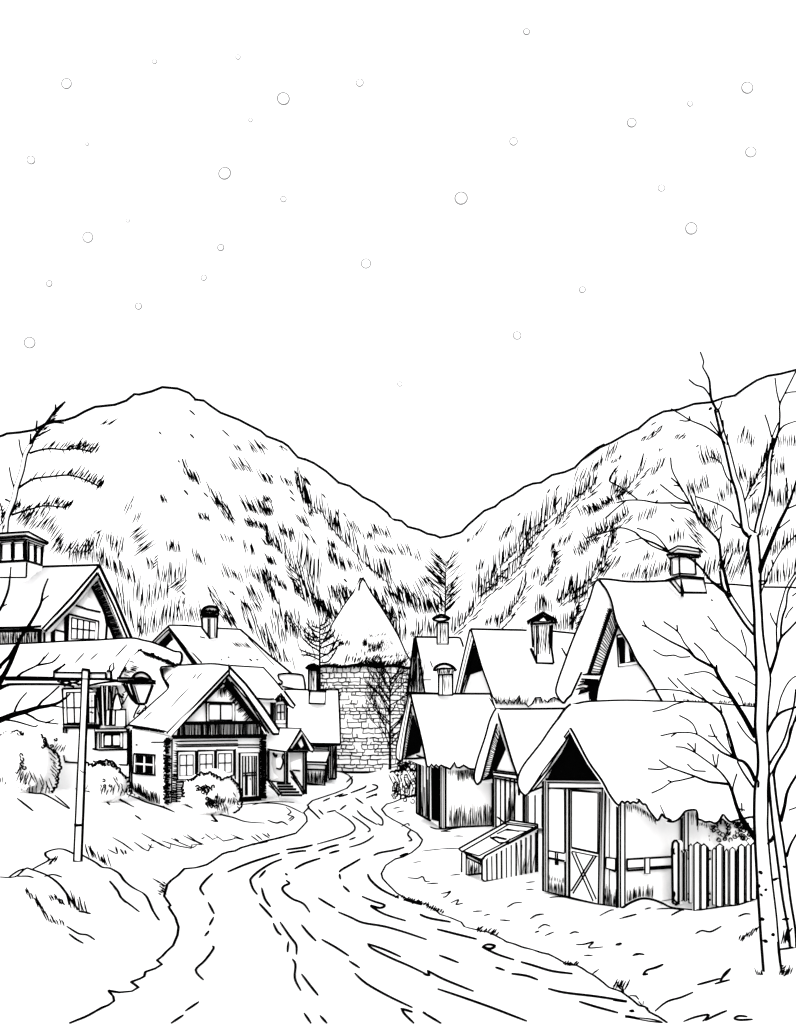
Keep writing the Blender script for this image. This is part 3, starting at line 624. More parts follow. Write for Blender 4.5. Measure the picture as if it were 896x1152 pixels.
m = chimney(b3, 6, 29.6, 228, 285, 425, 508, lw=2.4)
f = D(29.55)
m.build('chimney', b3); ch = COL.objects[-1]
m = MB(); m.prism([f(*p) for p in smooth(S(6,212,412,215,398,235,386,260,384,285,395,298,412,285,410,255,402,230,405))], Vector((0, .7, 0)), 'snow')
m.st(f, S(6,210,413,215,398,235,386,260,384,285,395,300,412), 3.2, sm=True); m.st(f, S(6,212,412,235,403,260,402,298,410), 2.2, sm=True); m.st(f, S(6,228,425,285,422), 2); m.st(f, S(6,225,413,285,413), 2); m.fill(D(29.5), S(6,222,404,290,402,288,426,226,428), 'wood', .3); m.st(D(29.48), S(6,222,404,290,402,288,426,226,428), 2, close=True); m.hatch(D(29.47), S(6,225,424,288,422), (1,-5), 10, 1.4)
m.build('hood', ch)

# ===== cottage behind the sheds with the lantern chimney =====
gp = VP(512, 37.5, 556, 35.5); dv = unit((1, .25, 0))
b4 = thing('cottage', 'cottage behind the sheds with a tall gabled chimney standing on its plain snowy roof', 'cottage', pt(560, 904, 35.5))
m = MB(); m.prism([gp(*p) for p in [(516, 905), (560, 905)] + S(6,447,535,408,410,370,290,300,505)], dv * 5, 'plaster')
m.prism([pt(552, 770, 36), pt(650, 770, 36.5), pt(650, 900, 36.5), pt(552, 900, 36)], Vector((0, 2, 0)), 'plaster')
m.fill(gp.off(.03), S(6,355,427,408,412,440,500,332,503), 'soft', .02)  # grey fill paints in the shade on the gable wall
m.build('wall', b4)
m = MB(); m.fill(gp.off(.06), S(6,370,292,408,408,355,427,330,500,312,500), 'dark', .03)  # black fill painting the dark inside the gable
m.fill(gp.off(.08), S(6,366,300,372,320,326,500,308,500), 'wood', .03)
for q in ([368,300,310,500],[374,320,322,500],[371,310,316,500]): m.st(gp.off(.1), S(6,*q), 1.6)
m.build('gable_opening', b4)
fp = gp.off(.14); band = S(6,357,243,298,500,316,502,368,290)
m = MB(); m.prism([fp(*p) for p in band], dv * 5, 'snow'); m.st(fp, S(6,355,245,335,330,315,415,297,500), 2.6); m.st(fp, S(6,370,285,345,380,316,500), 2.2); m.st(fp, S(6,362,270,306,500), 1.3)
A = fp(*S(6,358,245)[0]); B = fp(*S(6,445,535)[0]); pl = P3(A, B, A + dv).off(.02)
eave = S(6,445,515,455,525,462,545,470,528,480,545,492,530,505,548,515,530,530,542,545,525,552,510,560,545,575,540,590,556,605,545,618,520,640,518,648,540,655,528,668,538,680,525,695,518,715,530,735,540)
poly = S(6,358,243,372,290,400,390,425,460,445,515) + eave[1:] + S(6,780,540,800,263,700,253,560,247)
m.prism([pl(*p) for p in poly], -pl.n * .06, 'snow')
m.st(pl, S(6,357,243,450,245,560,247), 2.4); m.st(pl, S(6,560,247,608,250), 2.2); m.st(pl, S(6,690,252,780,261), 2.2); m.st(pl, S(6,358,243,372,290,400,390,425,460,445,515), 2.2, sm=True)
m.st(pl, eave, 1.8); m.hatch(pl, S(6,455,545,590,550), (1,-8), 40, 1.1); m.hatch(pl, S(6,605,545,700,540), (1,-6), 12, 1.1); m.st(pl, S(6,725,318,745,350), 1.3); m.st(pl, S(25,322,398,345,440), 1.5)
m.build('roof', b4)
f = D(34.6); m = MB()
m.prism([f(*p) for p in S(25,197,280,278,280,283,475,197,475)], Vector((-.25, .9, 0)), 'plaster'); m.prism([f(*p) for p in S(25,172,290,200,285,197,470,165,400,175,395)], Vector((0, .6, 0)), 'plaster')
for q, lw in (([172,285,178,395],2.4),([197,285,197,470],2.0),([206,285,206,430,262,430,262,285],1.4),([275,280,272,400,283,478],2.6),([165,400,197,475,283,478],2.6),([172,400,200,462],1.4),([185,290,185,430],1.2),([268,285,266,400],1.2)): m.st(f, S(25,*q), lw)
m.hatch(f, S(25,210,425,258,425), (0,-30), 16, 1.0, spread=1)
ch = m.build('chimney', b4)
m = MB(); m.prism([f(*p) for p in S(25,148,270,228,220,300,262,292,270,262,280,175,280)], Vector((-.3, 1.2, 0)), 'snow')
m.fill(D(34.58), S(25,185,268,228,238,265,264,225,268), 'dark'); m.fill(D(34.55), S(25,212,262,232,246,245,262), 'snow')
m.st(D(34.5), S(25,160,278,150,268,228,220,296,258,298,268,285,270), 3.4); m.st(D(34.5), S(25,170,272,228,235,280,265), 2.4); m.st(D(34.5), S(25,165,280,285,272), 2.6)
m.build('hood', ch)

# ===== small cottage farthest back on the right =====
Y5 = 42.0; dv = unit((1, .1, 0)); gp = VP(458, 44.5, 478, 42)
b5 = thing('cottage', 'small steep roofed cottage farthest back in the right hand row, round hooded chimney', 'cottage', pt(490, 889, Y5))
m = MB(); m.prism([pt(474, 778, 42.6), pt(530, 778, 42.6), pt(530, 888, 42.6), pt(474, 888, 42.6)], Vector((0, 3, 0)), 'plaster')
m.prism([gp(*p) for p in S(6,132,285,104,500,172,505)], dv * 3, 'wood')
g = gp.off(.05)
for q, lw in (([130,280,103,495],2.6),([134,285,118,495],1.8),([138,300,128,495],1.4),([140,320,140,495],1.2),([146,360,152,495],1.2),([112,400,108,495],1)): m.st(g, S(6,*q), lw)
m.hatch(g, S(6,112,490,165,495), (1,-32), 22, 1.0, jit=.6)
m.build('wall', b5)
A = pt(*S(6,135,275)[0], 43.4); B = pt(*S(6,172,500)[0], 42); pl = P3(A, B, A + dv).off(.1)
m = MB(); m.prism([pl(*p) for p in S(6,135,275,172,500,330,510,380,330,320,280,230,276)], -pl.n * .2, 'snow')
m.st(pl, S(6,135,275,150,350,172,498), 2.2); m.st(pl, S(6,130,275,225,276), 2.4); m.st(pl, S(6,268,277,310,278,320,290,328,315), 2.2, sm=True); m.st(pl, S(6,103,497,230,502), 1.8)
m.st(pl, S(6,195,373,204,398), 1.4); m.st(pl, S(6,168,448,198,448), 1.4)
m.build('roof', b5)
m = chimney(b5, 6, 41.5, 222, 267, 215, 300, lw=2.2); ch = m.build('chimney', b5); f = D(41.4)
m = MB(); m.prism([f(*p) for p in S(6,205,203,240,183,275,200,262,218,220,216)], Vector((0, .9, 0)), 'snow')
m.st(f, S(6,203,205,215,195,240,186,265,195,275,203), 3, sm=True); m.st(f, S(6,205,206,235,212,272,204), 2.4, sm=True); m.st(f, S(6,212,200,240,196,268,200), 2, sm=True); m.st(f, S(6,222,217,268,217), 2)
m.build('hood', ch)

# ===== big house, right =====
gp = VP(628, 24.5, 745, 23.2); dv = unit((1, .22, 0))
b6 = thing('house', 'tall house behind the nearest barn, with slatted soffit, small dark window and square cupola', 'house', pt(680, 962, 23.2))
m = MB(); m.prism([gp(*p) for p in [(664, 975), (760, 975)] + S(25,840,680,700,480,610,290,545,155,410,560,465,660)], dv * 6, 'plaster')
m.st(gp.off(.03), S(25,485,665,605,295), 2.4)
m.fill(gp.off(.03), S(25,605,292,612,330,500,660,485,666), 'plaster', .02)
m.build('wall', b6)
m = MB(); m.fill(gp.off(.05), S(25,540,155,575,195,606,285,520,530,415,530), 'wood', .04); g = gp.off(.07)
for q, lw in (([540,155,425,520],3),([572,200,462,525],4.2),([604,290,518,530],3),([578,170,606,290],2.4),([425,530,520,532],2.6),([553,180,450,520],1.2)): m.st(g, S(25,*q), lw)
rows_between(m, g, S(25,537,175)[0], S(25,428,520)[0], S(25,565,205)[0], S(25,458,520)[0], 30, 1.3)
rows_between(m, g, S(25,580,215)[0], S(25,472,522)[0], S(25,602,292)[0], S(25,518,525)[0], 22, 1.3)
m.build('soffit', b6)
m = MB(); m.fill(gp.off(.06), S(25,425,535,520,535,500,665,470,668,462,618,370,648,400,575), 'dark', .04)
m.fill(gp.off(.12), S(25,425,533,518,535,508,560,412,555), 'wood', .05); m.fill(gp.off(.1), S(25,405,580,455,590,440,605,390,612), 'soft', .04); m.fill(gp.off(.1), S(25,458,625,462,665,485,600), 'dark', .04)
g = gp.off(.13)
for q in ([425,533,518,535],[412,555,508,560],[410,568,505,574],[400,590,450,575,480,580],[385,610,430,600,470,605]): m.st(g, S(25,*q), 1.8)
m.build('bracket', b6)
window(b6, gp.off(.02), S(25,603,335,665,325,718,480,610,494), 1, 1, dark=True, lw=2.6)
m = MB(); m.fill(gp.off(.06), S(25,640,345,655,348,668,470,640,474), 'wood', .02); m.st(gp.off(.07), S(25,640,345,640,474,668,470), 1.8); m.build('window_shutter', b6)
band = S(25,510,50,488,75,465,150,430,240,395,320,365,395,335,480,305,565,295,625,330,675,350,655,372,635,410,560,425,520,480,350,540,155)
fp = gp.off(.18); m = MB(); m.prism([fp(*p) for p in band], dv * 6, 'snow'); m.st(fp, band[:12], 2.6, sm=True)
m.st(fp, S(25,372,636,425,520), 2.4)
A = fp(*S(25,510,52)[0]); B = fp(*S(25,830,668)[0]); pl = P3(A, B, A + dv).off(.02)
le = S(25,510,55,530,80,548,105,565,140,578,180,588,230,600,270,620,310,645,350,665,385,700,460,740,515,775,570,805,625,830,668)
ridge = S(8,120,180,165,182,220,189,270,191,330,190,385,187)
poly = le + [(820, 800), (893, 800), (893, 661)] + S(8,860,213,770,212,720,208,655,202) + ridge[::-1]
m.prism([pl(*p) for p in poly], -pl.n * .06, 'snow')
m.st(pl, le, 2.6, sm=True); m.st(pl, ridge, 2.6, sm=True); m.st(pl, S(8,530,195,590,200,655,202,720,208), 2.2); m.st(pl, S(8,770,212,855,213), 2.2); m.st(pl, S(8,855,213,905,214), 2)
m.hatch(pl, S(8,450,662,530,668), (0,-3), 14, 1.6); m.hatch(pl, S(8,590,668,640,670), (1,-3), 12, 1.4); m.hatch(pl, S(8,690,680,735,682), (0,-4), 14, 1.4); m.st(pl, S(8,560,262,568,265), 2)
m.build('roof', b6)
# cupola
f = D(23.4); cu = MB()
cu.prism([f(*p) for p in S(8,440,168,530,175,545,235,440,235)], Vector((0, 1.2, 0)), 'plaster'); cu.prism([f(*p) for p in S(8,385,185,440,168,455,235,437,235)], Vector((0, 1.0, 0)), 'plaster')
cu.prism([f(*p) for p in S(8,402,100,440,95,500,100,505,165,440,165,402,168)], Vector((0, 1.2, 0)), 'plaster')
for q, lw in (([402,100,402,168],2.6),([436,95,438,165],2.6),([498,100,502,160],2.6),([408,165,440,158,505,162],2.2),([383,185,440,168,535,176],3),([385,190,442,176,530,182],1.8),([418,185,455,235],2),([400,188,438,235,545,236,532,178],2.8),([443,180,455,232],1.6),([445,230,545,232],1.4),([410,110,410,165],1.2)): cu.st(D(23.35), S(8,*q), lw * .8)
cu = cu.build('cupola', b6)
m = MB(); m.prism([f(*p) for p in S(8,385,75,430,50,515,62,530,80,515,92,440,85,400,100)], Vector((0, 1.6, 0)), 'snow'); ff = D(23.3)
for q, lw in (([388,72,430,50,470,52,515,62,528,78],2.8),([400,82,430,62,520,75],2),([385,85,435,80,520,88],3.4),([395,98,440,92,515,96],2.6),([410,72,412,85],2),([515,65,520,95],2),([385,82,400,105,425,88],2.2)): m.st(ff, S(8,*q), lw * .8)
m.hatch(ff, S(8,400,90,520,92), (1,-2), 22, 1.6)
m.build('cupola_roof', b6)

# ===== log chalet, left of the lane =====
gp = VP(185, 35, 300, 37.6); lwl = VP(185, 35, 147, 39); dv = unit((-.55, 1, 0))
b7 = thing('chalet', 'log chalet with a slatted balcony, a row of three windows and a side porch', 'chalet', G(185, 905))
m = MB(); body = S(4,160,785,200,775,545,757,550,510,590,490,405,262,175,500,160,520)
m.prism([gp(*p) for p in body], Vector((-.2, 1.5, 0)), 'wood')
m.prism([lwl(*p) for p in S(4,28,485,160,512,158,785,100,765,28,730)], Vector((2.2, 2.4, 0)), 'plaster')
g = gp.off(.03)
m.fill(gp.off(.01), S(4,385,300,500,450,238,452), 'soft', .005) if False else None
for y in range(520, 772, 9):
    m.st(g, S(4,163,y+random.uniform(-2,2),205,y+4+random.uniform(-2,2)) , random.uniform(1,2.4), taper=.3)
    if y > 690: m.st(g, S(4,200,y,232-(y-690)*.2,y+random.uniform(-2,2)), 1.3)
    m.st(g, S(4,524,y-6,550,y-4+random.uniform(-2,2)), random.uniform(1,2.4)) if y < 757 else None
for y in (532, 545, 552, 690): m.st(g, S(4,200,y,440 if y < 600 else 230,y-4), 1.5)
m.st(g, S(4,440,545,525,545), 1.5); m.st(g, S(4,440,555,525,555), 1.2)
g = gp.off(.22)
for y in range(520, 772, 3):
    m.st(g, S(4,154+random.uniform(-6,6),y,176+random.uniform(-6,6),y+random.uniform(-6,8)), 1.8, n=3)
    if y < 750: m.st(g, S(4,530+random.uniform(-4,4),y,549+random.uniform(-3,3),y+random.uniform(-5,5)), 1.6, n=3)
m.st(g, S(4,185,520,183,770), 1.6); m.st(g, S(4,430,560,430,680), 1.8); m.st(g, S(4,445,755,520,748,552,748), 2.4)
m.st(lwl.off(.02), S(4,28,485,30,735), 2.4); m.st(lwl.off(.02), S(4,18,480,20,600,18,730), 1.6)
m.hatch(lwl.off(.02), S(4,35,725,100,765,140,775), (-2,-11), 40, 1.2, base=False); m.st(lwl.off(.02), S(4,105,535,150,535), 1.5); m.st(lwl.off(.02), S(4,45,545,50,545), 1.8)
m.build('wall', b7)
window(b7, lwl.off(.02), S(4,38,580,118,585,118,662,36,655), 2, 2, dark=True, lw=3)
m = MB(); g = gp.off(.05)
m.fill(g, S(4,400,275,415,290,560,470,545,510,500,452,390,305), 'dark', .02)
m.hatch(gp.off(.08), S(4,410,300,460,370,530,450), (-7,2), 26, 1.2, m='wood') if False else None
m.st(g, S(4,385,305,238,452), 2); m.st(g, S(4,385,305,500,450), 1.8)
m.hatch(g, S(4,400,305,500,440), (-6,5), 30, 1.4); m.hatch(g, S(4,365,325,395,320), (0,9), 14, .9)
m.build('gable_boards', b7)
window(b7, gp.off(.04), S(4,318,380,428,382,428,455,318,455), 2, 1, lw=3, mw=2.2)
# balcony
m = MB(); g = gp.off(.3)
m.prism([g(*p) for p in S(4,200,462,520,455,556,510,188,516)], -gp.n * .25, 'wood')
m.st(g, S(4,215,460,525,456), 3); m.st(g, S(4,185,512,552,508), 3); m.st(g, S(4,188,520,550,516), 1.6); m.st(g, S(4,215,466,525,462), 1.4)
for x in np.arange(203, 550, 4.6): m.st(g, S(4,max(x,216) if x<218 else min(x,522) if x > 530 else x,464,x+random.uniform(-1,1),511), random.uniform(.8,1.5), n=3)
m.build('balcony', b7)
# three windows in a row
for (x0, x1, yt, yb) in ((206,276,570,680),(284,350,568,672),(356,424,566,666)):
    window(b7, gp.off(.03), S(4,x0,yt,x1,yt-1,x1,yb-3,x0,yb), 2, 2, lw=3, mw=1.6, inset=.13)
m = MB(); dp = gp.off(.05)
m.fill(dp, S(4,447,578,522,577,522,750,449,754), 'wood', .04); m.st(dp, S(4,447,754,447,576,522,575,524,750), 2.6)
m.st(dp, S(4,458,745,458,588,512,588,512,745), 1.8)
m.fill(gp.off(.06), S(4,462,592,474,592,474,650,462,650), 'soft', .02)
for q in ([470,590,470,740],[482,590,482,650],[495,590,497,740],[462,655,510,652],[462,665,510,662],[476,660,476,740],[505,590,505,740]): m.st(gp.off(.08), S(4,*q), 1.6)
dr = m.build('door', b7)
m = MB(); m.tube([gp.off(.12)(*S(4,488,672)[0]), gp.off(.12)(*S(4,488,682)[0])], .02, 'ink'); m.build('handle', dr)
m = MB(); g = gp.off(.2)
m.prism([g(*p) for p in S(4,440,752,528,746,530,756,442,763)], -gp.n * .2, 'wood'); m.st(g, S(4,440,752,528,746,530,756,442,763), 2.2, close=True); m.build('door_step', b7)
# roof
fp = gp.off(.35)
A = fp(*S(4,405,245)[0]); B = fp(*S(4,170,500)[0])
pl = P3(A, B, pt(*S(4,15,468)[0], 40)).off(.02)
m = MB(); poly = S(4,405,240,350,233,300,232,240,236,140,238,148,262,155,290,172,325,140,357,100,390,60,430,15,468,50,474,90,480,130,490,170,500)
print('chalet slope Y', [round(pl(*p).y, 1) for p in poly])
m.prism([pl(*p) for p in poly], -pl.n * .15, 'snow')
m.st(pl, S(4,405,238,350,231,300,232,220,236,140,238), 2.6, sm=True); m.st(pl, S(4,140,238,148,262,155,290,172,325,120,375,60,430,15,468), 2.4, sm=True)
m.st(pl, S(4,15,468,50,474,90,480,130,488,165,496), 2.4); m.hatch(pl, S(4,30,482,100,490,165,502), (2,-3), 40, 1.8)
for q in ([182,398,250,325],[265,290,280,270],[280,292,302,265],[75,447,110,415],[160,300,188,268]): m.st(pl, S(4,*q), 2, taper=.4)
for q in (S(4,405,240,165,500,185,506,405,268), S(4,405,240,470,310,600,488,598,503,575,503,490,390,405,272)):
    m.prism([fp(*p) for p in q], -gp.n * .3, 'snow')
m.st(fp, S(4,405,255,300,365,165,500,183,506,300,385,405,272), 2.4); m.st(fp, S(4,405,240,470,308,540,400,600,488,598,503,577,503), 2.8); m.st(fp, S(4,405,272,460,335,577,503), 2.6); m.st(fp, S(4,415,300,480,375,560,500), 1.8)
m.st(fp, S(4,405,232,407,272), 2)
m.build('roof', b7)
# wing behind with its own snow roof and little gable
wp = VP(280, 40, 330, 41)
m = MB(); m.prism([wp(*p) for p in S(4,500,360,635,370,635,600,500,600)], Vector((0, 2, 0)), 'plaster')
for q, lw in (([510,362,510,375],1),([575,368,575,480],2.6),([568,368,568,460],1.4),([632,400,630,482],2.4),([508,365,575,365],2.4)): m.st(wp.off(.02), S(4,*q), lw)
m.build('wing', b7)
window(b7, wp.off(.04), S(4,585,378,628,372,628,462,585,462), 2, 2, lw=2.6, mw=1.8, inset=.16)
pl = P3(pt(*S(4,410,238)[0], 42), pt(*S(4,540,245)[0], 42), pt(*S(4,590,365)[0], 40))
m = MB(); m.prism([pl(*p) for p in S(4,405,238,470,240,540,245,580,290,615,335,600,355,588,366,510,364,470,310)], -pl.n * .2, 'snow')
m.st(pl, S(4,410,238,470,242,540,246,580,290,615,333), 2.4); m.st(pl, S(4,510,364,560,368,590,364,605,350), 2.2, sm=True)
m.build('wing_roof', b7)
m = MB(); dpn = D(39.7); m.prism([dpn(*p) for p in S(4,600,335,615,335,662,392,655,402,640,395,606,350,585,372,580,366)], Vector((0, .5, 0)), 'snow')
m.st(dpn, S(4,585,372,606,345,640,393,655,402,663,393,620,335), 2.6); m.st(dpn, S(4,590,380,605,358,632,395), 2.2); m.hatch(dpn, S(4,590,375,625,380), (0,-6), 12, 1.6)
m.build('dormer_roof', b7)
# porch
pp = VP(302, 38.2, 345, 38.0)
po = MB()
po.prism([pp(*p) for p in S(4,560,560,705,575,705,690,560,690)], Vector((0, 1.5, 0)), 'plaster')
po.fill(pp.off(.01), S(4,565,590,625,590,625,690,565,690), 'soft', .005); po.fill(pp.off(.01), S(23,345,350,455,350,455,610,345,500), 'soft', .005)  # porch shade painted in as grey fills
po.fill(pp.off(.03), S(23,170,355,200,345,190,440,210,520,250,560,170,590), 'plaster', .005); po.fill(pp.off(.03), S(23,230,400,275,380,280,470,235,480), 'plaster', .005)
po.fill(pp.off(.03), S(23,350,430,440,400,445,490,360,490), 'plaster', .005)
for q, lw in (([205,350,225,385,235,365],2.4),([290,360,280,390,290,420,275,470,262,488,232,480],1.8),([370,497,432,503],1.6),([170,590,300,600],1.6)): po.st(pp.off(.04), S(23,*q), lw, sm=True)
porch = po.build('porch', b7)
m = MB(); g = pp.off(.25); rp2 = P3(pt(*S(4,600,480)[0], 38.9), pt(*S(4,685,483)[0], 38.9), pt(*S(4,640,572)[0], 37.6))
m.prism([rp2(*p) for p in S(4,598,480,685,483,660,525,635,572,600,568,555,562,555,500)], -rp2.n * .12, 'snow')
m.st(rp2, S(4,598,480,685,483,633,572,555,562), 2.4)
m.prism([D(37.5)(*p) for p in S(4,686,484,700,500,736,562,730,572,715,566,688,505,645,572,630,570)], Vector((0, .5, 0)), 'snow'); f = D(37.45)
m.st(f, S(4,632,570,686,488,736,562,730,572,718,568,690,505,645,572), 2.4)
m.fill(D(37.6), S(4,690,510,718,560,645,566), 'dark'); m.hatch(D(37.5), S(4,655,562,712,562), (4,-8), 14, .9, m=None) if False else None
m.fill(D(37.55), S(23,415,270,440,235,460,290,440,310), 'soft')
m.prism([D(37.5)(*p) for p in S(23,330,322,500,322,500,342,330,342)], Vector((0, .1, 0)), 'wood'); m.st(f, S(23,330,322,500,322), 1.8); m.st(f, S(23,330,342,500,342), 2.4)
m.build('porch_roof', b7)
for (x, yt, yb) in ((312,345,610),(470,345,700),(155,330,590)):
    m = MB(); m.prism([D(37.5)(*p) for p in S(23,x-12,yt,x+14,yt,x+14,yb,x-12,yb)], Vector((0, .12, 0)), 'wood')
    for q in (x-12, x+14): m.st(D(37.48), S(23,q,yt,q,yb), 1.8)
    m.st(D(37.48), S(23,x+3,yt,x+3,yb), 1.3); m.build('porch_post', b7)
m = MB()
for k, (xa, xb, y) in enumerate(((235,355,608),(240,375,632),(250,400,655),(265,425,680),(270,450,705))):
    Yk = 37.6 - k * .2
    m.prism([D(Yk)(*p) for p in S(23,xa,y,xb,y,xb,y+18,xa,y+18)], Vector((0, .3, 0)), 'wood'); m.st(D(Yk - .02), S(23,xa,y,xb,y), 1.8); m.st(D(Yk - .02), S(23,xa,y+9,xb,y+9), .9)
m.build('steps', b7)
for q in (S(23,150,570,185,590,275,700,255,715), S(23,345,500,365,510,478,690,462,705)):
    m = MB(); m.prism([D(36.9)(*p) for p in q], Vector((0, .1, 0)), 'wood'); m.st(D(36.88), q, 1.8, close=True)
    m.st(D(36.88), [((q[0][0] + q[1][0]) / 2, (q[0][1] + q[1][1]) / 2 + 6), ((q[2][0] + q[3][0]) / 2, (q[2][1] + q[3][1]) / 2)], 1.4)
    m.hatch(D(36.87), [q[0], q[3]], (3, -2), 12, .9); m.build('railing', b7)

# ===== far house by the tower =====
hp = VP(315, 46, 384, 47)
b8 = thing('house', 'small house beside the round stone tower, with a wide plain snow roof and lean-to', 'house', G(378, 877))
m = MB(); m.prism([hp(*p) for p in S(4,700,535,822,535,822,678,700,690)], Vector((0, 2.5, 0)), 'wood')
g = hp.off(.03)
for q, lw in (([792,545,792,675],1.6),([800,545,800,678],1.5),([808,545,808,678],1.6),([821,545,821,675],2.2),([792,678,821,676],2.4),([740,552,795,552],2),([725,560,795,562],1.4)): m.st(g, S(4,*q), lw)
m.hatch(g, S(4,802,675,820,675), (0,-36), 5, .9); m.hatch(g, S(4,745,550,792,550), (0,-2.5), 14, 1.4)
m.build('wall', b8)
pl = P3(pt(*S(4,620,330)[0], 48.5), pt(*S(4,830,333)[0], 48.5), pt(*S(4,838,540)[0], 45.7))
m = MB(); m.prism([pl(*p) for p in S(4,600,328,830,333,835,430,838,540,640,538,600,500)], -pl.n * .2, 'snow')
m.st(pl, S(4,620,330,720,332,830,333,835,430,838,541,700,540), 2.4); m.st(pl, S(4,838,545,730,548), 2.2)
m.build('roof', b8)
m = chimney(b8, 4, 47.2, 715, 748, 248, 336, lw=2.4); f = D(47.0)
m.prism([f(*p) for p in S(4,718,335,782,338,778,386,718,385)], Vector((0, .8, 0)), 'snow'); m.st(D(46.95), S(4,718,335,782,338,778,386,716,384,718,335), 2.4)
ch = m.build('chimney', b8)
m = MB(); m.prism([f(*p) for p in S(4,705,250,712,238,735,230,752,238,755,252)], Vector((0, .9, 0)), 'dark'); m.st(D(46.9), S(4,703,250,715,238,735,232,757,245), 3); m.hatch(D(46.9), S(4,712,260,750,260), (0,-6), 14, 1.8); m.build('hood', ch)
m = MB(); f = D(48.8); m.prism([f(*p) for p in smooth(S(4,595,275,620,268,680,272,697,282,702,330,625,330,605,315))], Vector((0, 1.6, 0)), 'snow')
m.st(D(48.7), S(4,595,272,630,268,680,272,695,282,702,330), 2.2, sm=True); m.st(D(48.7), S(4,595,272,600,290,612,300,608,310,598,305), 2, sm=True); m.st(D(48.7), S(4,612,318,660,328,700,332), 1.8); m.build('snow_drift_on_roof', b8)
f = D(45.2); m = MB()
m.prism([f(*p) for p in S(4,706,612,784,614,776,702,706,694)], Vector((0, 1.2, 0)), 'wood')
m.fill(D(45.15), S(4,708,615,782,617,781,626,708,622), 'dark'); m.hatch(D(45.1), S(4,710,692,775,696), (0,-13), 24, 1.1, jit=.15)
for q, lw in (([706,612,706,692],2.4),([708,640,780,642],2),([784,614,776,702,706,694],2.6),([790,600,782,690],2.2)): m.st(D(45.1), S(4,*q), lw)
an = m.build('lean_to', b8)
pl = P3(pt(*S(4,740,570)[0], 46.2), pt(*S(4,800,572)[0], 46.2), pt(*S(4,785,612)[0], 44.9))
m = MB(); m.prism([pl(*p) for p in S(4,706,570,800,570,784,613,706,611)], -pl.n * .1, 'snow'); m.st(pl, S(4,800,570,784,613,706,611), 2.4); m.st(pl, S(4,725,570,800,570), 2); m.build('lean_to_roof', an)

# ===== house behind the chalet =====
b9 = thing('house', 'house behind the chalet with a dark gable corner and a square capped chimney', 'house', pt(240, 872, 52))
m = MB(); m.prism([pt(192, 745, 52), pt(330, 745, 52), pt(330, 872, 52), pt(192, 872, 52)], Vector((0, 4, 0)), 'plaster')
gp = VP(165, 53, 225, 50)
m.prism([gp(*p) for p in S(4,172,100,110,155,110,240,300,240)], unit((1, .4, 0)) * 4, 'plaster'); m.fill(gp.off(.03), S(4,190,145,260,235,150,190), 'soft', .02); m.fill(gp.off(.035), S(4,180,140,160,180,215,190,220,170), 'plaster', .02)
m.build('wall', b9)
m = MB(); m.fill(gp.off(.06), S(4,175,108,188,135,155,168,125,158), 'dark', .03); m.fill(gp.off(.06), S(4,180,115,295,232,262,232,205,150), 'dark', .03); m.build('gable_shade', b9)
fp = gp.off(.2); m = MB()
for q in (S(4,172,82,105,150,115,157,175,97), S(4,170,82,300,228,285,232,172,97)): m.prism([fp(*p) for p in q], -gp.n * .3, 'snow')
m.st(fp, S(4,105,150,150,105,175,82), 2.4); m.st(fp, S(4,115,152,160,108,176,95), 1.8); m.st(fp, S(4,170,84,230,155,300,228), 2.6); m.st(fp, S(4,172,97,230,165,285,230), 2.2)
A = fp(*S(4,175,85)[0]); B = fp(*S(4,300,228)[0]); pl = P3(A, B, pt(*S(4,450,98)[0], 52)).off(.02)
poly = S(4,172,82,300,90,450,98,500,140,560,195,650,270,640,330,500,300,300,240)
print('b9 Y', [round(pl(*p).y, 1) for p in poly])
m.prism([pl(*p) for p in poly], -pl.n * .2, 'snow')
m.st(pl, S(4,175,82,240,82,302,88), 2.2); m.st(pl, S(4,360,93,450,98), 2.2); m.st(pl, S(4,450,98,500,142,560,196,650,270), 2.6); m.st(pl, S(4,480,130,580,235), 1.2)
m.hatch(pl, S(4,430,165,470,170,500,175), (-7,-8), 14, 1.4); m.st(pl, S(4,292,126,312,131), 1.8); 
for q in ([400,205,408,206],[375,215,380,216],[485,212,495,220],[512,214,520,217]): m.st(pl, S(4,*q), 2)
m.build('roof', b9)
m = MB(); f = D(50.0); m.prism([f(*p) for p in S(4,300,48,362,48,360,130,332,132,302,92)], Vector((0, 1, 0)), 'plaster')
for q, lw in (([300,50,302,92,332,132,358,130,362,50],2.4),([325,55,325,125],1.8),([332,55,332,128],1.2),([300,48,362,48],2.4),([350,55,350,125],1)): m.st(D(49.95), S(4,*q), lw)
ch = m.build('chimney', b9)
m = MB(); m.prism([f(*p) for p in S(4,298,45,300,22,320,8,355,12,367,25,365,45)], Vector((0, 1.1, 0)), 'snow'); ff = D(49.9)
for q, lw in (([300,30,310,15,330,8,355,12,367,25],3.2),([298,30,330,38,365,30],2.6),([298,42,365,45],3),([300,20,300,45],2),([365,22,365,45],2)): m.st(ff, S(4,*q), lw, sm=len(q) > 4)
m.hatch(ff, S(4,305,30,360,32), (2,-3), 16, 2); m.build('chimney_cap', ch)

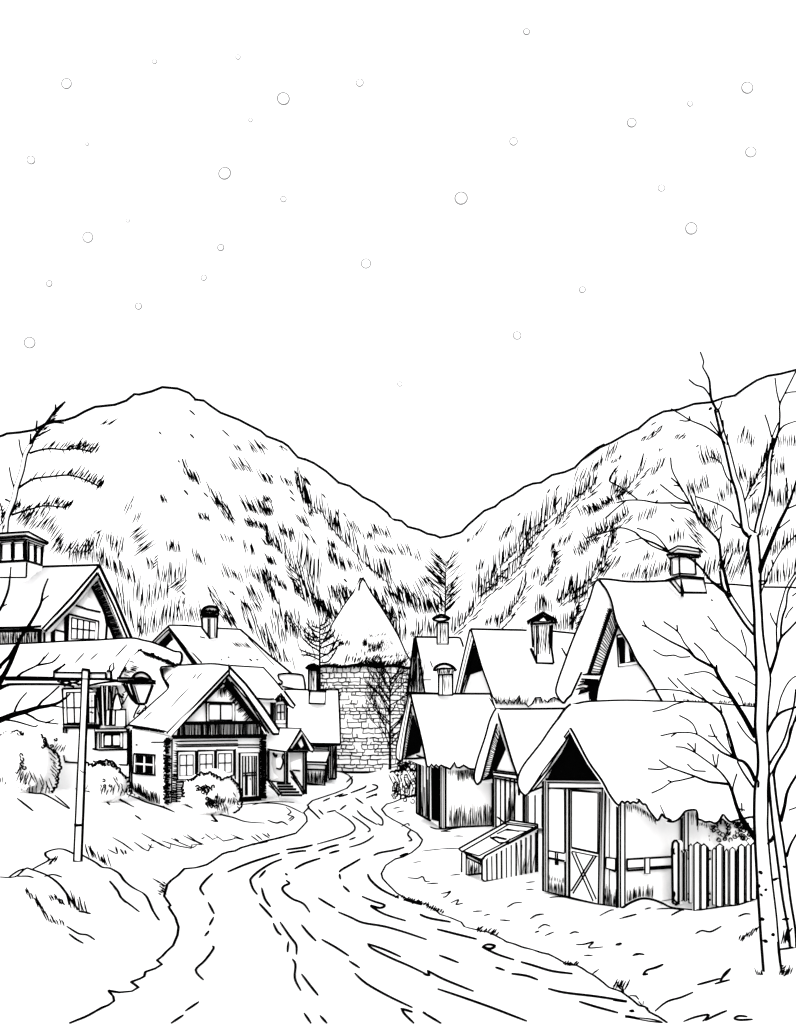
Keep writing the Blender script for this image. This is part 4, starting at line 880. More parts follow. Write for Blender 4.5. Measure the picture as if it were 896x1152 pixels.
# ===== big timbered house, upper left =====
gp = VP(48, 50, 150, 49); dv = unit((-1, .25, 0))
b10 = thing('house', 'tall half-timbered house behind the left wing, with a glazed cupola on its ridge', 'house', pt(95, 880, 49))
m = MB(); m.prism([gp(*p) for p in [(48, 880), (147, 880)] + S(2,600,560,450,255,200,525)], dv * 10, 'plaster')
g = gp.off(.04)
for q, lw in (([203,535,203,585],2.4),([243,500,243,582],4.5),([305,450,305,580],5),([255,525,300,535],2),([335,408,400,430,460,443],2.4),([482,455,490,500,485,570],2.4),([250,582,312,580],2)): m.st(g, S(2,*q), lw)
m.fill(gp.off(.02), S(2,410,325,425,330,460,420,400,370), 'soft', .01)
ew = VP(48, 50, -20, 51)
m.prism([ew(*p) for p in [(-25, 710)] + S(2,200,515,200,620) + [(-25, 735)]], Vector((.3, 1, 0)), 'plaster')
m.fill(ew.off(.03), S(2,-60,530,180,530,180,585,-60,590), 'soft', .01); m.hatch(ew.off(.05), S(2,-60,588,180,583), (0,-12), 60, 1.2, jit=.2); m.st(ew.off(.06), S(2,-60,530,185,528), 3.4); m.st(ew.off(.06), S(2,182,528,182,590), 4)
m.build('wall', b10)
window(b10, gp.off(.05), S(2,315,452,452,485,448,575,312,578), 4, 2, lw=3, mw=2, inset=.1)
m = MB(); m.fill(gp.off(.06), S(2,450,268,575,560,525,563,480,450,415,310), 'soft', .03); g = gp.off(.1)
m.st(g, S(2,415,310,470,420,525,562), 3.2); m.st(g, S(2,450,270,575,560), 3)
rows_between(m, g, S(2,445,290)[0], S(2,565,560)[0], S(2,415,310)[0], S(2,525,560)[0], 44, 1.5)
m.build('soffit', b10)
fp = gp.off(.6); m = MB()
for q in (S(2,455,226,200,520,215,530,450,262), S(2,450,232,605,562,570,562,448,262)): m.prism([fp(*p) for p in q], -gp.n * .5, 'snow')
m.st(fp, S(2,455,230,330,375,195,520,208,530,340,400,448,262), 2.8); m.st(fp, S(2,455,228,530,385,603,562), 3.2); m.st(fp, S(2,448,262,520,410,583,560), 2.4)
A = fp(*S(2,450,230)[0]); B = fp(*S(2,200,520)[0]); pl = P3(A, B, pt(-10, 637, 52)).off(.02)
poly = [(-40, 637), (20, 637)] + S(2,160,235,300,230,455,228,330,375,200,522,90,514,0,515) + [(-40, 707)]
print('b10 Y', [round(pl(*p).y, 1) for p in poly])
m.prism([pl(*p) for p in poly], -pl.n * .3, 'snow')
m.st(pl, S(2,160,235,300,231,455,227), 2.6); m.st(pl, [(-30, 706)] + S(2,0,515,90,514,190,508), 2.8); m.st(pl, S(2,95,520,190,525), 3); m.st(pl, S(2,120,282,160,240,200,236), 2.4); m.st(pl, S(2,12,448,22,446), 1.5)
m.build('roof', b10)
Yc = 48.2; f = D(Yc); cu = MB()
cu.prism([f(*p) for p in S(2,-60,210,120,205,195,228,170,240,120,284,-60,288)], Vector((0, 2, 0)), 'plaster')
cu.prism([f(*p) for p in S(2,-60,120,125,112,200,135,195,222,125,205,-60,212)], Vector((0, 2, 0)), 'plaster'); ff = D(Yc - .05)
for q, lw in (([-60,218,120,208,195,230],3),([-60,212,122,202],1.8),([-60,286,0,284,120,284],2.6),([122,215,120,284],2.6),([118,115,120,205],3.5),([130,118,130,208],2),([197,140,192,225],3.6),([-60,118,125,110,205,138],2.4)): cu.st(ff, S(2,*q), lw * .7)
cu = cu.build('cupola', b10)
for q, n in ((S(2,5,124,55,120,55,205,5,208), 1), (S(2,62,120,110,118,110,203,62,205), 1), (S(2,-50,126,-3,124,-3,208,-50,210), 1), (S(2,132,125,158,133,158,212,132,206), 1), (S(2,166,136,190,145,188,220,166,215), 1)):
    window(cu, Plane(f(0, 0), Vector((0, -1, 0))), q, 1, 1, lw=2.2, mw=1, inset=.1)
m = MB(); m.prism([D(Yc - .6)(*p) for p in S(2,-60,100,110,92,215,130,217,122,130,78,-60,92)], Vector((0, 3, 0)), 'snow'); g = D(Yc - .65)
for q, lw in (([-60,92,0,82,130,74,222,124],3),([-60,108,0,104,118,96,215,132,222,124],3),([-60,100,118,88,212,126],1.2)): m.st(g, S(2,*q), lw * .8)
m.build('cupola_roof', b10)

# ===== low wing with the thick rolled snow roof, left =====
wp = VP(-20, 43.6, 150, 42.6)
b11 = thing('house', 'low white house behind the street lamp, thick snow roof rolling over its end wall', 'house', G(120, 884))
m = MB()
m.prism([wp(*p) for p in [(-40, 765)] + S(2,545,745,600,650,640,622,780,690,735,700,775,795,600,950) + [(147, 888), (-40, 888)]], Vector((0, 4, 0)), 'plaster')
g = wp.off(.03)
m.st(g, S(2,740,693,735,705,745,740,773,795,700,860,600,950,570,972), 2.4); m.st(g, S(2,740,693,890,685), 2)
m.hatch(g, S(2,590,660,600,700,560,730), (7,2), 9, 1.4, spread=1); m.hatch(g, S(2,650,628,700,645,790,672), (3,3), 60, .7, jit=.5)
m.st(g, S(2,-60,765,0,750,100,768,290,765,500,760), 2); 
m.st(g, S(22,70,1010,125,1015) , .1) if False else None
m.st(g, S(3,555,460,552,615), 2.4); m.st(g, S(3,565,470,560,700,558,745), 1.6); m.st(g, S(3,410,455,412,545), 1.6)
m.st(g, S(3,280,605,340,608), 1.8); m.st(g, S(3,500,615,552,618), 1.8); m.st(g, S(3,275,575,280,600,300,605), 1.6)
# bits of wall ivy and a dead branch trained beside the lamp
for q, lw in (([440,690,480,640,520,590,560,560],0.1),): pass
m.build('wall', b11)
window(b11, wp.off(.03), S(3,270,288,430,285,430,452,276,452), 4, 2, lw=3, mw=2, inset=.1)
m = MB(); g = wp.off(.1); m.fill(g, S(3,272,442,430,445,430,458,272,456), 'wood', .15); m.st(g, S(3,272,442,430,445), 2.4); m.st(g, S(3,272,456,430,458), 2.4); m.st(g, S(3,275,456,275,478,287,478,287,456), 2.4); m.build('window_sill', b11)
window(b11, wp.off(.03), S(3,438,478,530,478,530,542,438,542), 2, 1, lw=2.4, mw=3, inset=.12)
m = MB(); g = wp.off(.12)
m.fill(wp.off(.08), S(3,412,460,548,460,548,472,412,472), 'wood', .1); m.fill(wp.off(.08), S(3,402,545,548,545,548,555,402,555), 'wood', .1)
for q, lw in (([400,547,430,553,548,550],3.2),([415,462,548,460],2.4),([412,475,548,474],2.8),([548,462,552,480,552,548],3),([430,480,430,545],2),([418,475,415,545],2.2)): m.st(g, S(3,*q), lw * .7)
m.build('bay_frame', b11)
# balcony box and the posts of the little gallery
m = MB(); g = wp.off(.35)
m.prism([g(*p) for p in S(22,238,640,420,640,420,785,238,785)], -wp.n * .3, 'wood')
for q, lw in (([238,640,420,638,422,785,435,785],2.6),([238,640,235,785,325,782],2.6),([275,645,270,780],2),([290,645,288,780],2.8),([325,645,322,782],2.2)): m.st(wp.off(.37), S(22,*q), lw * .8)
m.build('balcony_box', b11)
for q in (S(22,190,420,215,415,228,785,200,785), S(22,235,420,262,420,258,640,235,640), S(22,330,500,350,490,385,620,365,640,300,640,310,560)):
    m = MB(); g = wp.off(.42); m.prism([g(*p) for p in q], -wp.n * .08, 'wood'); m.st(wp.off(.44), q, 1.8, close=True); m.build('gallery_post', b11)
m = MB(); g = wp.off(.46)
for q, lw in (([165,440,178,600,200,780],3.5),([155,450,160,620,190,790],2),([275,420,285,520,292,620],3.4),([300,430,292,560,285,630],2.6),([300,420,335,430,350,480,340,500],3),([330,440,320,500,300,560],2.2),([345,480,365,500,385,520,400,500,385,495],2.6),([350,495,380,530,400,525],2.4),([395,590,415,550,440,500],2),([400,400,430,470,470,540,520,590],2.6),([425,400,440,450,480,530,520,575],2),([330,420,370,400,400,420,420,470,400,480],2),([380,540,395,560,385,600,395,620],2.4),([90,450,140,460,180,440],2.2),([85,480,180,470],2),([95,560,120,560],1.6),([135,500,135,770],2.6),([150,500,150,770],1.4),([95,660,120,670],3),([110,500,110,770],1.4)): m.st(g, S(22,*q), lw * .62, sm=True)
m.build('climbing_vine', b11)
# roof
fp = wp.off(.8); A = fp(*S(2,0,745)[0]); B = fp(*S(2,545,745)[0])
pl = P3(A, B, pt(*S(2,0,592)[0], 45.5)); m = MB()
poly = [(-40, 727)] + S(2,0,592,150,585,300,577,450,571,600,562,660,574,760,606,830,632,832,665,820,690,780,680,735,655,690,637,640,618,600,655,565,705,545,745,250,742,0,744) + [(-40, 764)]
m.prism([pl(*p) for p in poly], -pl.n * .4, 'snow')
m.st(pl, [(-30, 727)] + S(2,0,592,150,586,300,578,450,572,600,563,660,574,700,583,760,606,800,624,830,630,832,665,820,688), 2.8, sm=True)
m.st(pl, S(2,545,745,570,700,595,660,640,618,690,637,735,655,780,678,820,690), 2.4); m.hatch(pl, S(2,635,620,690,640,740,658,815,690), (3,1), 70, 2.4, spread=1.2, jit=.5); m.hatch(pl, S(2,545,740,580,690,630,630), (2,-3), 24, 2, spread=.8)
for q in ([345,675,385,632],[415,662,447,632],[530,648,582,592],[85,735,120,710,175,685],[120,712,175,685,225,628],[175,685,240,675,277,635],[180,685,205,680]): m.st(pl, S(2,*q), 2, sm=True, taper=.3)
m.st(pl, [(-20, 763)] + S(2,0,745,100,742,250,745), 3); 
m.build('roof', b11)

# ===== round stone tower =====
TY = 60.0; tc = pt(409, 862, TY); tr = 3.15
b12 = thing('tower', 'round stone tower at the end of the lane under a pointed snow covered cone roof', 'tower', (tc.x, tc.y + 0, 0))
tz = pt(400, 753, TY).z
m = MB(); n = 40
for k in range(n):
    a0 = 2 * math.pi * k / n; a1 = 2 * math.pi * (k + 1) / n
    c0 = Vector((tc.x + tr * math.cos(a0), tc.y + tr * math.sin(a0), -.2)); c1 = Vector((tc.x + tr * math.cos(a1), tc.y + tr * math.sin(a1), -.2))
    m.face([c0, c1, c1 + UP * (tz + .2), c0 + UP * (tz + .2)], 'stone')
def tp_(a, z): return Vector((tc.x + (tr + .01) * math.cos(a), tc.y + (tr + .01) * math.sin(a), z))
z = .05
while z < tz - .1:
    hh = random.uniform(.18, .36); a = 0; 
    while a < 2 * math.pi:
        wa = random.uniform(.08, .27)
        if random.random() < .86: m.line([tp_(a, z), tp_(a + wa * .5, z + random.uniform(-.05, .05)), tp_(a + wa * .93, z + random.uniform(-.04, .04))], random.uniform(.9, 1.7), n=3)
        if random.random() < .85: m.line([tp_(a, z), tp_(a + random.uniform(-.03, .03), z + hh)], random.uniform(.9, 1.6), n=3)
        a += wa
    z += hh
# short ticks at both sides
for k in range(300):
    a = random.choice((math.pi, 0)) + random.uniform(-.75, .75); zz = random.uniform(0, tz); m.line([tp_(a, zz), tp_(a + random.uniform(.05, .12), zz + random.uniform(-.1, .1))], 1.2, n=3)
m.line([tp_(a, 0.08) for a in np.linspace(0, 2 * math.pi, 40)], 2.6)
m.build('wall', b12)
m = MB(); prof = [(650, .02), (660, .35), (668, .6), (682, 1.15), (700, 1.85), (718, 2.45), (735, 2.95), (746, 3.35), (752, 3.5)]
ring = []
for (py, r) in prof:
    zz = pt(405, py, TY).z; ring.append([Vector((tc.x - .1 + (r + .05 * math.sin(5 * q + py)) * math.cos(2 * math.pi * q / 32), tc.y + r * math.sin(2 * math.pi * q / 32), zz)) for q in range(32)])
for r0, r1 in zip(ring, ring[1:]):
    for q in range(32): m.face([r0[q], r0[(q + 1) % 32], r1[(q + 1) % 32], r1[q]], 'snow')
m.face(ring[-1], 'stone')
for q in (0, 16): m.line([r[q] + Vector((0, -.03, 0)) for r in ring], 2.8)
def cone_s(px, py):
    # point on the cone below the sight line
    zz = pt(px, py, TY - 2).z; r = float(np.interp(py, [p[0] for p in prof], [p[1] for p in prof])); x = pt(px, py, TY - r * .6).x - tc.x + .1
    x = max(-r * .97, min(r * .97, x)); return Vector((tc.x - .1 + x, tc.y - math.sqrt(max(0, r * r - x * x)) - .05, zz))
for (sp_, v, nn) in (([300,505,420,500],(2,-6),22),([400,470,500,460],(-2,-7),26),([350,480,400,470],(1,-6),8),([365,325,415,325],(0,-5),8),([380,390,410,380],(3,-8),14),([390,410,460,400],(3,-6),26),([370,440,420,460,450,440],(2,-9),38),([440,440,500,440],(-3,-8),22),([350,525,430,520,530,512],(3,-7),90),([395,500,520,480],(3,-5),34),([225,520,300,525],(3,-3),18),([280,440,325,440],(1,-7),14),([440,330,490,400,530,480],(-6,-3),40),([300,525,350,530],(1,-3),10)):
    m.hatch(cone_s, S(5, *sp_), v, nn, 1.9, spread=.8)
m.line([Vector((tc.x - .1 + 3.5 * math.cos(a), tc.y + 3.5 * math.sin(a), pt(400, 752 + 1.2 * math.sin(9 * a), TY).z)) for a in np.linspace(0, 6.283, 60)], 3.2)
m.st(D(TY - .5), S(5,358,222,362,195,375,172,382,185), 2)
m.build('roof', b12)

# ------------------------------------------------------------------ cold frame, fence
cf = thing('cold_frame', 'low slant topped plank cold frame standing in the snow before the nearest barn', 'cold frame', G(542, 991))
sR = VP(542, 19.6, 605, 20.9); sF = VP(542, 19.6, 519, 20.9)
m = MB(); m.prism([sR(*p) for p in S(7,146,716,362,600,362,777,250,788,158,800,146,792)], -sR.n * .05, 'wood'); g = sR.off(.01)
m.st(g, S(7,146,716,146,790,158,800,250,788,362,777,362,578), 2.4)
for x in range(165, 360, 19): m.st(g, S(7,x,716-(x-146)*.51,x+random.uniform(-2,2),796-(x-150)*.1), random.choice((1.4,2)))
m.hatch(g, S(7,290,775,345,770), (1,-22), 14, 1, jit=.6)
m.build('side_panel', cf)
m = MB(); m.prism([sF(*p) for p in S(7,66,682,86,690,86,705,86,776,68,776)], -sF.n * .05, 'wood'); g = sF.off(.01)
for q, lw in (([68,682,68,776],2.4),([85,690,85,776],1.6),([68,776,145,768],2.2),([88,692,146,722],2.4),([88,706,142,732],2),([75,680,90,700],2)): m.st(g, S(7,*q), lw)
m.prism([sF(*p) for p in S(7,86,690,146,718,146,734,86,708)], -sF.n * .05, 'wood')
m.hatch(g, S(7,92,772,140,766), (0,-12), 14, 1.5, jit=.5)
m.build('front_panel', cf)
a_, b_ = sR(*S(7,146,716)[0]), sR(*S(7,362,590)[0]); tpn = P3(a_, b_, sF(*S(7,60,675)[0])).off(.02)
lf = [tpn(*p) for p in S(7,58,674,146,714,362,590,362,578,262,562)]
m = MB(); m.prism(lf, Vector((0, 0, -.05)), 'wood')
for q, lw in (([58,672,150,620,255,562,362,578],2.6),([58,674,70,684,160,632,250,578],2.2),([146,714,160,700,362,590],2.6),([135,700,250,640,360,585],1.8),([58,676,146,714],1.4),([75,682,135,700],1.6),([250,578,345,590],2),([245,570,355,583],1.2),([180,628,215,650,245,648,255,635],2.2),([182,632,205,628,240,636],3),([205,615,245,596,290,605],1.8),([232,600,320,604],1.2),([208,550,235,572,220,580],2),([225,575,245,577],1.8)): m.st(tpn.off(.01), S(7,*q), lw)
m.build('lid', cf)

fe = thing('picket_fence', 'short white picket fence running from the nearest barn to the big birch', 'fence', G(786, 1024))
fA = VP(758, 17.3, 786, 16.8); fB = VP(786, 16.8, 851, 17.7)
for pl_, q in ((fA, [268,348,372,352,372,396,268,390]), (fA, [300,572,372,576,372,606,300,600]), (fB, [372,352,690,352,690,392,372,398]), (fB, [372,576,690,572,690,600,372,608])):
    m = MB(); g = pl_.off(-.06); m.prism([g(*p) for p in S(26,*q)], -g.n * .03, 'wood'); p = S(26,*q); m.st(g.off(.005), [p[0], p[1]], 1.8); m.st(g.off(.005), [p[3], p[2]], 2.2); m.build('rail', fe)
def picket(pl_, x0, x1, top, bot, lw=2.2, pointed=True, mid=True, off=0.0):
    m = MB(); g = pl_.off(off); xm = (x0 + x1) / 2
    q = S(26,x0,bot,x0,top+12,xm,top,x1,top+12,x1,bot) if pointed else S(26,x0,bot,x0,top+8,x0+6,top,x1-6,top,x1,top+8,x1,bot)
    m.prism([g(*p) for p in q], -g.n * .035, 'wood'); m.st(g.off(.005), q, lw * .82, close=True)
    if x1 - x0 > 30: m.st(g.off(.005), S(26, x1 - 8, top + 14, x1 - 8, bot - 2), 1.2)
    m.build('picket', fe)
for a in ((303,314,352,610),(322,332,350,612),(345,364,318,622)): picket(fA, *a, lw=1.8, mid=False)
for a in ((440,446,335,640),(466,484,338,632),(530,546,345,630),(556,582,335,632),(590,600,345,625),(640,662,318,620)): picket(fB, *a, lw=1.8, off=.0, mid=a[1]-a[0] > 20)
for a in ((371,406,310,662),(407,436,318,656),(486,522,318,640),(600,630,320,632),(666,692,312,602)): picket(fB, *a, lw=2.4, off=.03)
m = MB(); g = fA.off(.08); q = S(26,262,622,258,345,262,312,270,302,282,302,292,315,292,628); m.prism([g(*p) for p in q], -g.n * .12, 'wood'); m.st(g.off(.01), q, 2.6, close=True)
m.st(g.off(.01), S(26,258,350,268,342,266,360,272,372), 2); m.st(g.off(.01), S(26,262,560,272,575,266,600,285,620,296,612), 2, sm=True); m.st(g.off(.01), S(26,275,630,292,622), 3); m.build('fence_post', fe)

# ------------------------------------------------------------------ street lamp
LY = GY(88, 969)
lamp = thing('street_lamp', 'tall plain street lamp post with a crossarm and a hanging bell shaped lantern', 'street lamp', pt(88, 969, LY))
m = MB(); f = D(LY)
pa = pt(88, 972, LY) ; pb = pt(97, 754, LY); m.tube([pa, pb], [.098, .088], 'wood', 12)
for s_x in (0,):
    m.st(D(LY - .05), S(3,357,205,350,400,335,700,320,1035), 2.8); m.st(D(LY - .05), S(3,386,207,372,500,362,780,352,1038), 2.8)
m.st(D(LY - .1), S(3,320,1035,352,1039), 2.8); m.st(D(LY - .1), S(3,354,204,388,208), 3.2); m.st(D(LY - .1), S(3,357,245,386,246), 1.4); m.st(D(LY - .1), S(3,345,640,360,650), 1)
m.build('post', lamp)
m = MB(); m.tube([pt(88.6, 926.5, LY), pt(88.7, 929.5, LY)], [.115, .115], 'ink', 14); m.build('band', lamp)
m = MB(); f = D(LY + .02); m.prism([f(*p) for p in S(3,232,216,480,216,480,244,232,244)], Vector((0, .14, 0)), 'wood', edge=1.5)
for q, lw in (([250,197,270,185],.1),([232,244,232,212,270,190,282,180],2.2),([232,217,358,219],2.2),([386,220,458,220],2.2),([232,244,358,246],3),([386,246,480,247],3),([458,220,458,250],2.4),([462,212,480,212,482,250],3),([470,215,475,190,490,175,492,200,482,212],2)): m.st(D(LY - .02), S(3,*q), lw)
m.build('crossarm', lamp)
m = MB(); f = D(LY - .04)
for q, lw in (([20,118,320,120],2.6),([30,131,490,133],2.6),([40,158,100,156,350,158,440,172],2.4),([530,128,640,130,700,135],2.4),([530,165,600,150,700,140,890,132],2.4),([360,145,400,140,430,150,470,140],2.2),([380,170,420,150,480,160],2.2),([340,140,370,150,410,160,440,148,470,165],1.8)): m.st(f, S(21,*q), lw, sm=True)
m.st(f, S(22,340,350,480,352,590,352), 2.6); m.st(f, S(22,290,375,380,385,470,400), 2.4)
m.build('bracket_wire', lamp)
ln = MB(); LYf = LY - .05; f = D(LYf)
ln.prism([f(*p) for p in S(22,350,352,590,352,695,385,693,404,470,400,360,385)], Vector((0, .45, 0)), 'soft', 'wood'); g = D(LYf - .06)
for q, lw in (([345,352,590,350,695,380,696,402,475,400,350,380],3),([440,372,690,392],2.6),([450,385,600,395],2.4)): ln.st(g, S(22,*q), lw * .75)
ln.prism([f(*p) for p in S(22,525,575,602,575,600,602,528,600)], Vector((0, .2, 0)), 'dark')
for q, lw in (([525,585,602,585],3),([545,600,515,650,490,715],2.4),([603,600,598,650],2.6),([550,640,520,680,560,660,590,620],1.6),([405,400,440,470,520,585],2.6),([430,400,470,500,530,580],2)): ln.st(g, S(22,*q), lw * .8, sm=True)
ln = ln.build('lantern', lamp)
m = MB(); m.prism([f(*p) for p in smooth(S(22,478,352,490,330,520,306,560,297,600,308,635,338,652,368))], Vector((0, .4, 0)), 'snow'); m.st(g, S(22,478,356,490,330,520,306,560,297,600,308,635,338,655,372), 3, sm=True); m.st(g, S(22,500,358,560,345,640,365), 2.4, sm=True); m.build('dome', ln)
m = MB(); m.prism([f(*p) for p in S(22,475,408,665,412,602,580,525,578)], Vector((0, .35, 0)), 'glass'); m.st(g, S(22,465,405,525,585), 3.2); m.st(g, S(22,668,412,602,585), 3.2); m.st(g, S(22,500,420,545,570), 1.2); m.build('glass_pane', ln)

# ------------------------------------------------------------------ trees
def stem(m, k, pts, w0, w1, Y, drift=0.0, white=False, sm=True, edge=2.8):
    """a bough traced along its length, w0 to w1 wide, leaning drift metres nearer or farther at its tip"""
    p = S(k, *pts)
    if sm: p = smooth(p)
    N = len(p); P_ = [pt(x, y, Y + drift * i / max(1, N - 1)) for i, (x, y) in enumerate(p)]
    r = [(w0 + (w1 - w0) * (i / max(1, N - 1))) * .5 * Y / F for i in range(N)]
    if white:
        m.tube(P_, [x * .93 for x in r], 'bark', 10)
        for s in (-1, 1):
            q = []
            for i in range(N):
                a, b = p[max(0, i - 1)], p[min(N - 1, i + 1)]; l = math.hypot(b[0] - a[0], b[1] - a[1]) or 1
                ww = (w0 + (w1 - w0) * i / max(1, N - 1)) * .5
                q.append(pt(p[i][0] - s * (b[1] - a[1]) / l * ww, p[i][1] + s * (b[0] - a[0]) / l * ww, Y + drift * i / max(1, N - 1) - .01))
            m.line(q, edge)
    else: m.tube(P_, [max(x * .95, .001 * Y) for x in r], 'ink', 6)
BY = GY(868, 1092)
bt = thing('birch_tree', 'tall bare birch in the right foreground, the thickest white trunk, branches reaching over the barn', 'tree', pt(869, 1094, BY))
L_ = [(860,1098),(857,1060),(855,1030),(852,983),(849.5,935),(849,910),(850,885),(853,868),(853,845),(850,818),(851,793),(851.5,763),(851,742),(849.5,715),(849,690),(847,665),(845,640),(842,612),(846,602)]
R_ = [(879,1098),(875,1060),(872.5,1030),(867,983),(863,935),(863,910),(863,885),(864.5,868),(863.5,845),(862.5,818),(864,785),(866,763),(862,742),(858,715),(856.5,690),(855,665),(855,640),(853,612),(852,602)]
ls, rs_ = smooth(L_), smooth(R_); m = MB()
m.tube([pt((a[0]+b[0])/2, (a[1]+b[1])/2, BY) for a, b in zip(ls, rs_)], [max(.5, (b[0]-a[0])/2 * .95) * BY / F for a, b in zip(ls, rs_)], 'bark', 16)
m.line([pt(x, y, BY - .01) for x, y in ls], 3.2); m.line([pt(x + .7, y, BY - .03) for x, y in rs_], 3.4)
for q in ([538,590,550,600],[530,640,542,648],[543,680,550,675],[540,765,558,768],[552,845,570,850],[583,825,596,822],[568,490,582,478,590,458],[605,850,620,965],[560,655,566,662]): m.st(D(BY - .2), S(9,*q), 4 if q[0] != 605 else 2.5, taper=.5)
m.st(D(BY - .2), S(24,140,1050,150,1065,148,1092), 2.6)
m.st(D(BY - .12), [(857, 1098), (862, 1100), (872, 1101), (880, 1098)], 2.6, sm=True); m.hatch(D(BY - .15), [(876, 1100), (890, 1096)], (3, -9), 9, 1.6); m.hatch(D(BY - .15), [(852, 1098), (860, 1099)], (-2, -7), 5, 1.6)
m.build('trunk', bt)
def limb(k, pts, w0, w1, drift=0.0, white=False, name='branch', root=None, Y=None):
    m = MB(); stem(m, k, pts, w0, w1, (Y or BY) + (.12 if white else 0), drift, white); return m
def twigs(m, items, drift, Y=None, dY=0):
    for it in items: stem(m, it[0], it[1], it[2], it[3], (Y or BY) + dY, drift)
m = limb(18,[250,805,225,790,212,770,205,720,195,660,183,610,168,570,158,530,146,480,136,440,120,390,105,330,95,290],8,3.4,.8,True)
twigs(m,[(18,[95,290,75,250,70,210,66,170,52,140,40,118,43,95,30,58],3.6,1.4),(10,[562,240,548,215,530,195,500,185,475,165],2.2,1.2),(10,[615,415,590,385,540,350,480,325,440,300,405,280],3,1.4),(10,[480,325,460,328,438,324],2,1.2),(10,[480,325,475,310],2,1),(10,[648,575,625,550,612,520,605,500,585,480,560,470],2.4,1.2),(10,[608,400,580,360,558,330],2,1.2),(10,[603,380,610,355,608,325],2,1.2),(10,[585,292,598,270,604,250],2.2,1.2),(10,[625,420,626,380],1.6,1),(10,[700,780,680,745,655,715,640,685,600,660,550,640,500,625],3.4,1.4),(10,[715,790,690,755,665,745,642,735],2.2,1.2),(10,[560,278,555,282],4,3)],.8)
m.build('branch', bt)
m = limb(18,[258,795,266,750,285,680,300,620,305,560,308,500,318,450,332,410],5,3,1.2,True)
twigs(m,[(18,[318,450,345,385,352,320,352,270,375,220,415,140,430,110],3.4,1.8),(18,[352,268,340,220,333,165],2,1.2),(18,[375,225,395,220,425,218],2,1.2),(18,[345,385,370,355,425,335],3,1.8),(18,[320,440,322,400,345,345],3,1.4),(18,[318,400,305,350,292,312],2,1.2),(18,[210,660,240,600,262,550,300,470],2.4,1.2)],1.0)
m.build('branch', bt)
m = limb(18,[268,955,285,905,320,820,350,750,380,690,400,640,425,560],7,2.4,-.8)
twigs(m,[(18,[383,692,400,685,430,672],2.4,2),(18,[345,775,370,755,392,738],1.8,1),(18,[272,1050,285,1010,320,930,360,860,425,790],2.2,1.2),(18,[325,925,320,900],1.8,1.2),(18,[268,985,290,985],3,2),(18,[268,1005,290,995,300,985],2.4,1.6),(18,[385,620,380,590,378,568],2,1.2)],-.5)
m.build('branch', bt)
m = limb(24,[195,550,215,500,235,440,245,400,262,345,300,305,345,258],5,2.6,.6)
twigs(m,[(24,[242,400,240,340,240,290,250,220,270,150,290,90,340,10],2.6,2),(24,[262,340,262,300,270,240,288,185,298,110,345,30],3.4,2.4),(24,[243,290,228,265,215,240,208,220],1.8,1.2),(24,[285,245,300,215,322,190],1.8,1.2),(24,[320,135,345,115],2,2)],.5)
m.build('branch', bt)
m = limb(24,[190,822,205,790,232,745,270,712,345,688],4.2,2.8,-.5)
twigs(m,[(24,[235,742,250,690,262,640,290,580,320,545,345,533],2,1.2),(24,[203,980,225,940,252,900,280,845,300,780,325,690,337,600],3,2.6),(24,[205,1150,206,1090,205,1040,225,1000,262,930,298,865,308,800,345,745],2.2,2.4)],-.3)
m.build('branch', bt)
m = limb(8,[735,392,700,350,660,290,635,250,612,205,604,150],5.5,4,.6,True)
twigs(m,[(10,[632,1000,615,930,600,870,592,805,560,765,530,735,500,690,478,650,450,600,430,565,408,520,402,472],4.4,1.4),(10,[592,805,602,760,600,730,606,698],2,1.2),(10,[600,745,575,765],2,1.2),(10,[478,652,420,650,350,650,290,640,230,640,190,650],3,1.6),(10,[270,635,230,605,190,580,160,560,185,515],2,1),(10,[225,642,190,670,145,710],2,1),(10,[475,650,430,630,400,608,362,578],2.4,1.2),(10,[450,605,430,575,405,552],2,1.2),(10,[440,585,415,580],1.8,1),(10,[495,690,460,672,430,670,403,658],2.2,1.2),(10,[345,650,350,640],3,2)],.6)
m.build('branch', bt)
m = limb(8,[640,250,600,220,560,185,520,135,480,100,440,85,395,75,330,50,290,20,268,5],3.4,2,.5)
twigs(m,[(10,[390,838,340,810,290,790,260,765,205,748,150,765,100,778,70,790],3,1.4),(10,[390,835,360,795,330,770,270,750],2.4,1.4),(10,[285,790,255,798,225,808],2,1.2),(8,[640,245,590,205,545,175],2,3)],.5)
m.build('branch', bt)
m = limb(8,[735,800,712,760,690,720,655,665,630,625,600,580,575,530],6.5,4,-.6)
twigs(m,[(8,[575,530,540,512,500,490,465,458,400,425,350,395,310,370,295,345],4,1.4),(8,[315,372,290,362],1.8,1.2),(8,[478,486,440,488,415,480,375,482,335,460],2,1.2),(8,[495,482,475,455,455,430,430,388,375,348],2.4,1.2),(8,[430,388,427,362],1.8,1.2),(8,[575,530,552,500,530,465,495,432],2.6,1.2),(8,[592,578,565,555,535,545,495,550,457,558],2.2,1.2),(8,[655,658,625,645,595,635,568,617],2,1.2),(8,[690,680,680,650,668,628],1.8,1.2),(8,[583,520,585,540],2.4,1.4)],-.6)
m.build('branch', bt)
for its_ in (((8,[738,545,720,510,695,485,660,450,610,412,585,380,570,355,548,326],3,1.3),(8,[698,485,700,450,692,420,680,380],2,1.2),(8,[590,388,575,382,560,372],2,1.2)),((8,[739,602,720,590,690,575,658,563],2.4,1.3),),((8,[738,828,712,805,690,780,665,742],2.6,1.3),)):
    m = MB(); twigs(m, its_, .4); m.build('branch', bt)
m = limb(8,[735,975,715,930,690,900,660,885,640,820,615,740,598,705],5,3.4,.5)
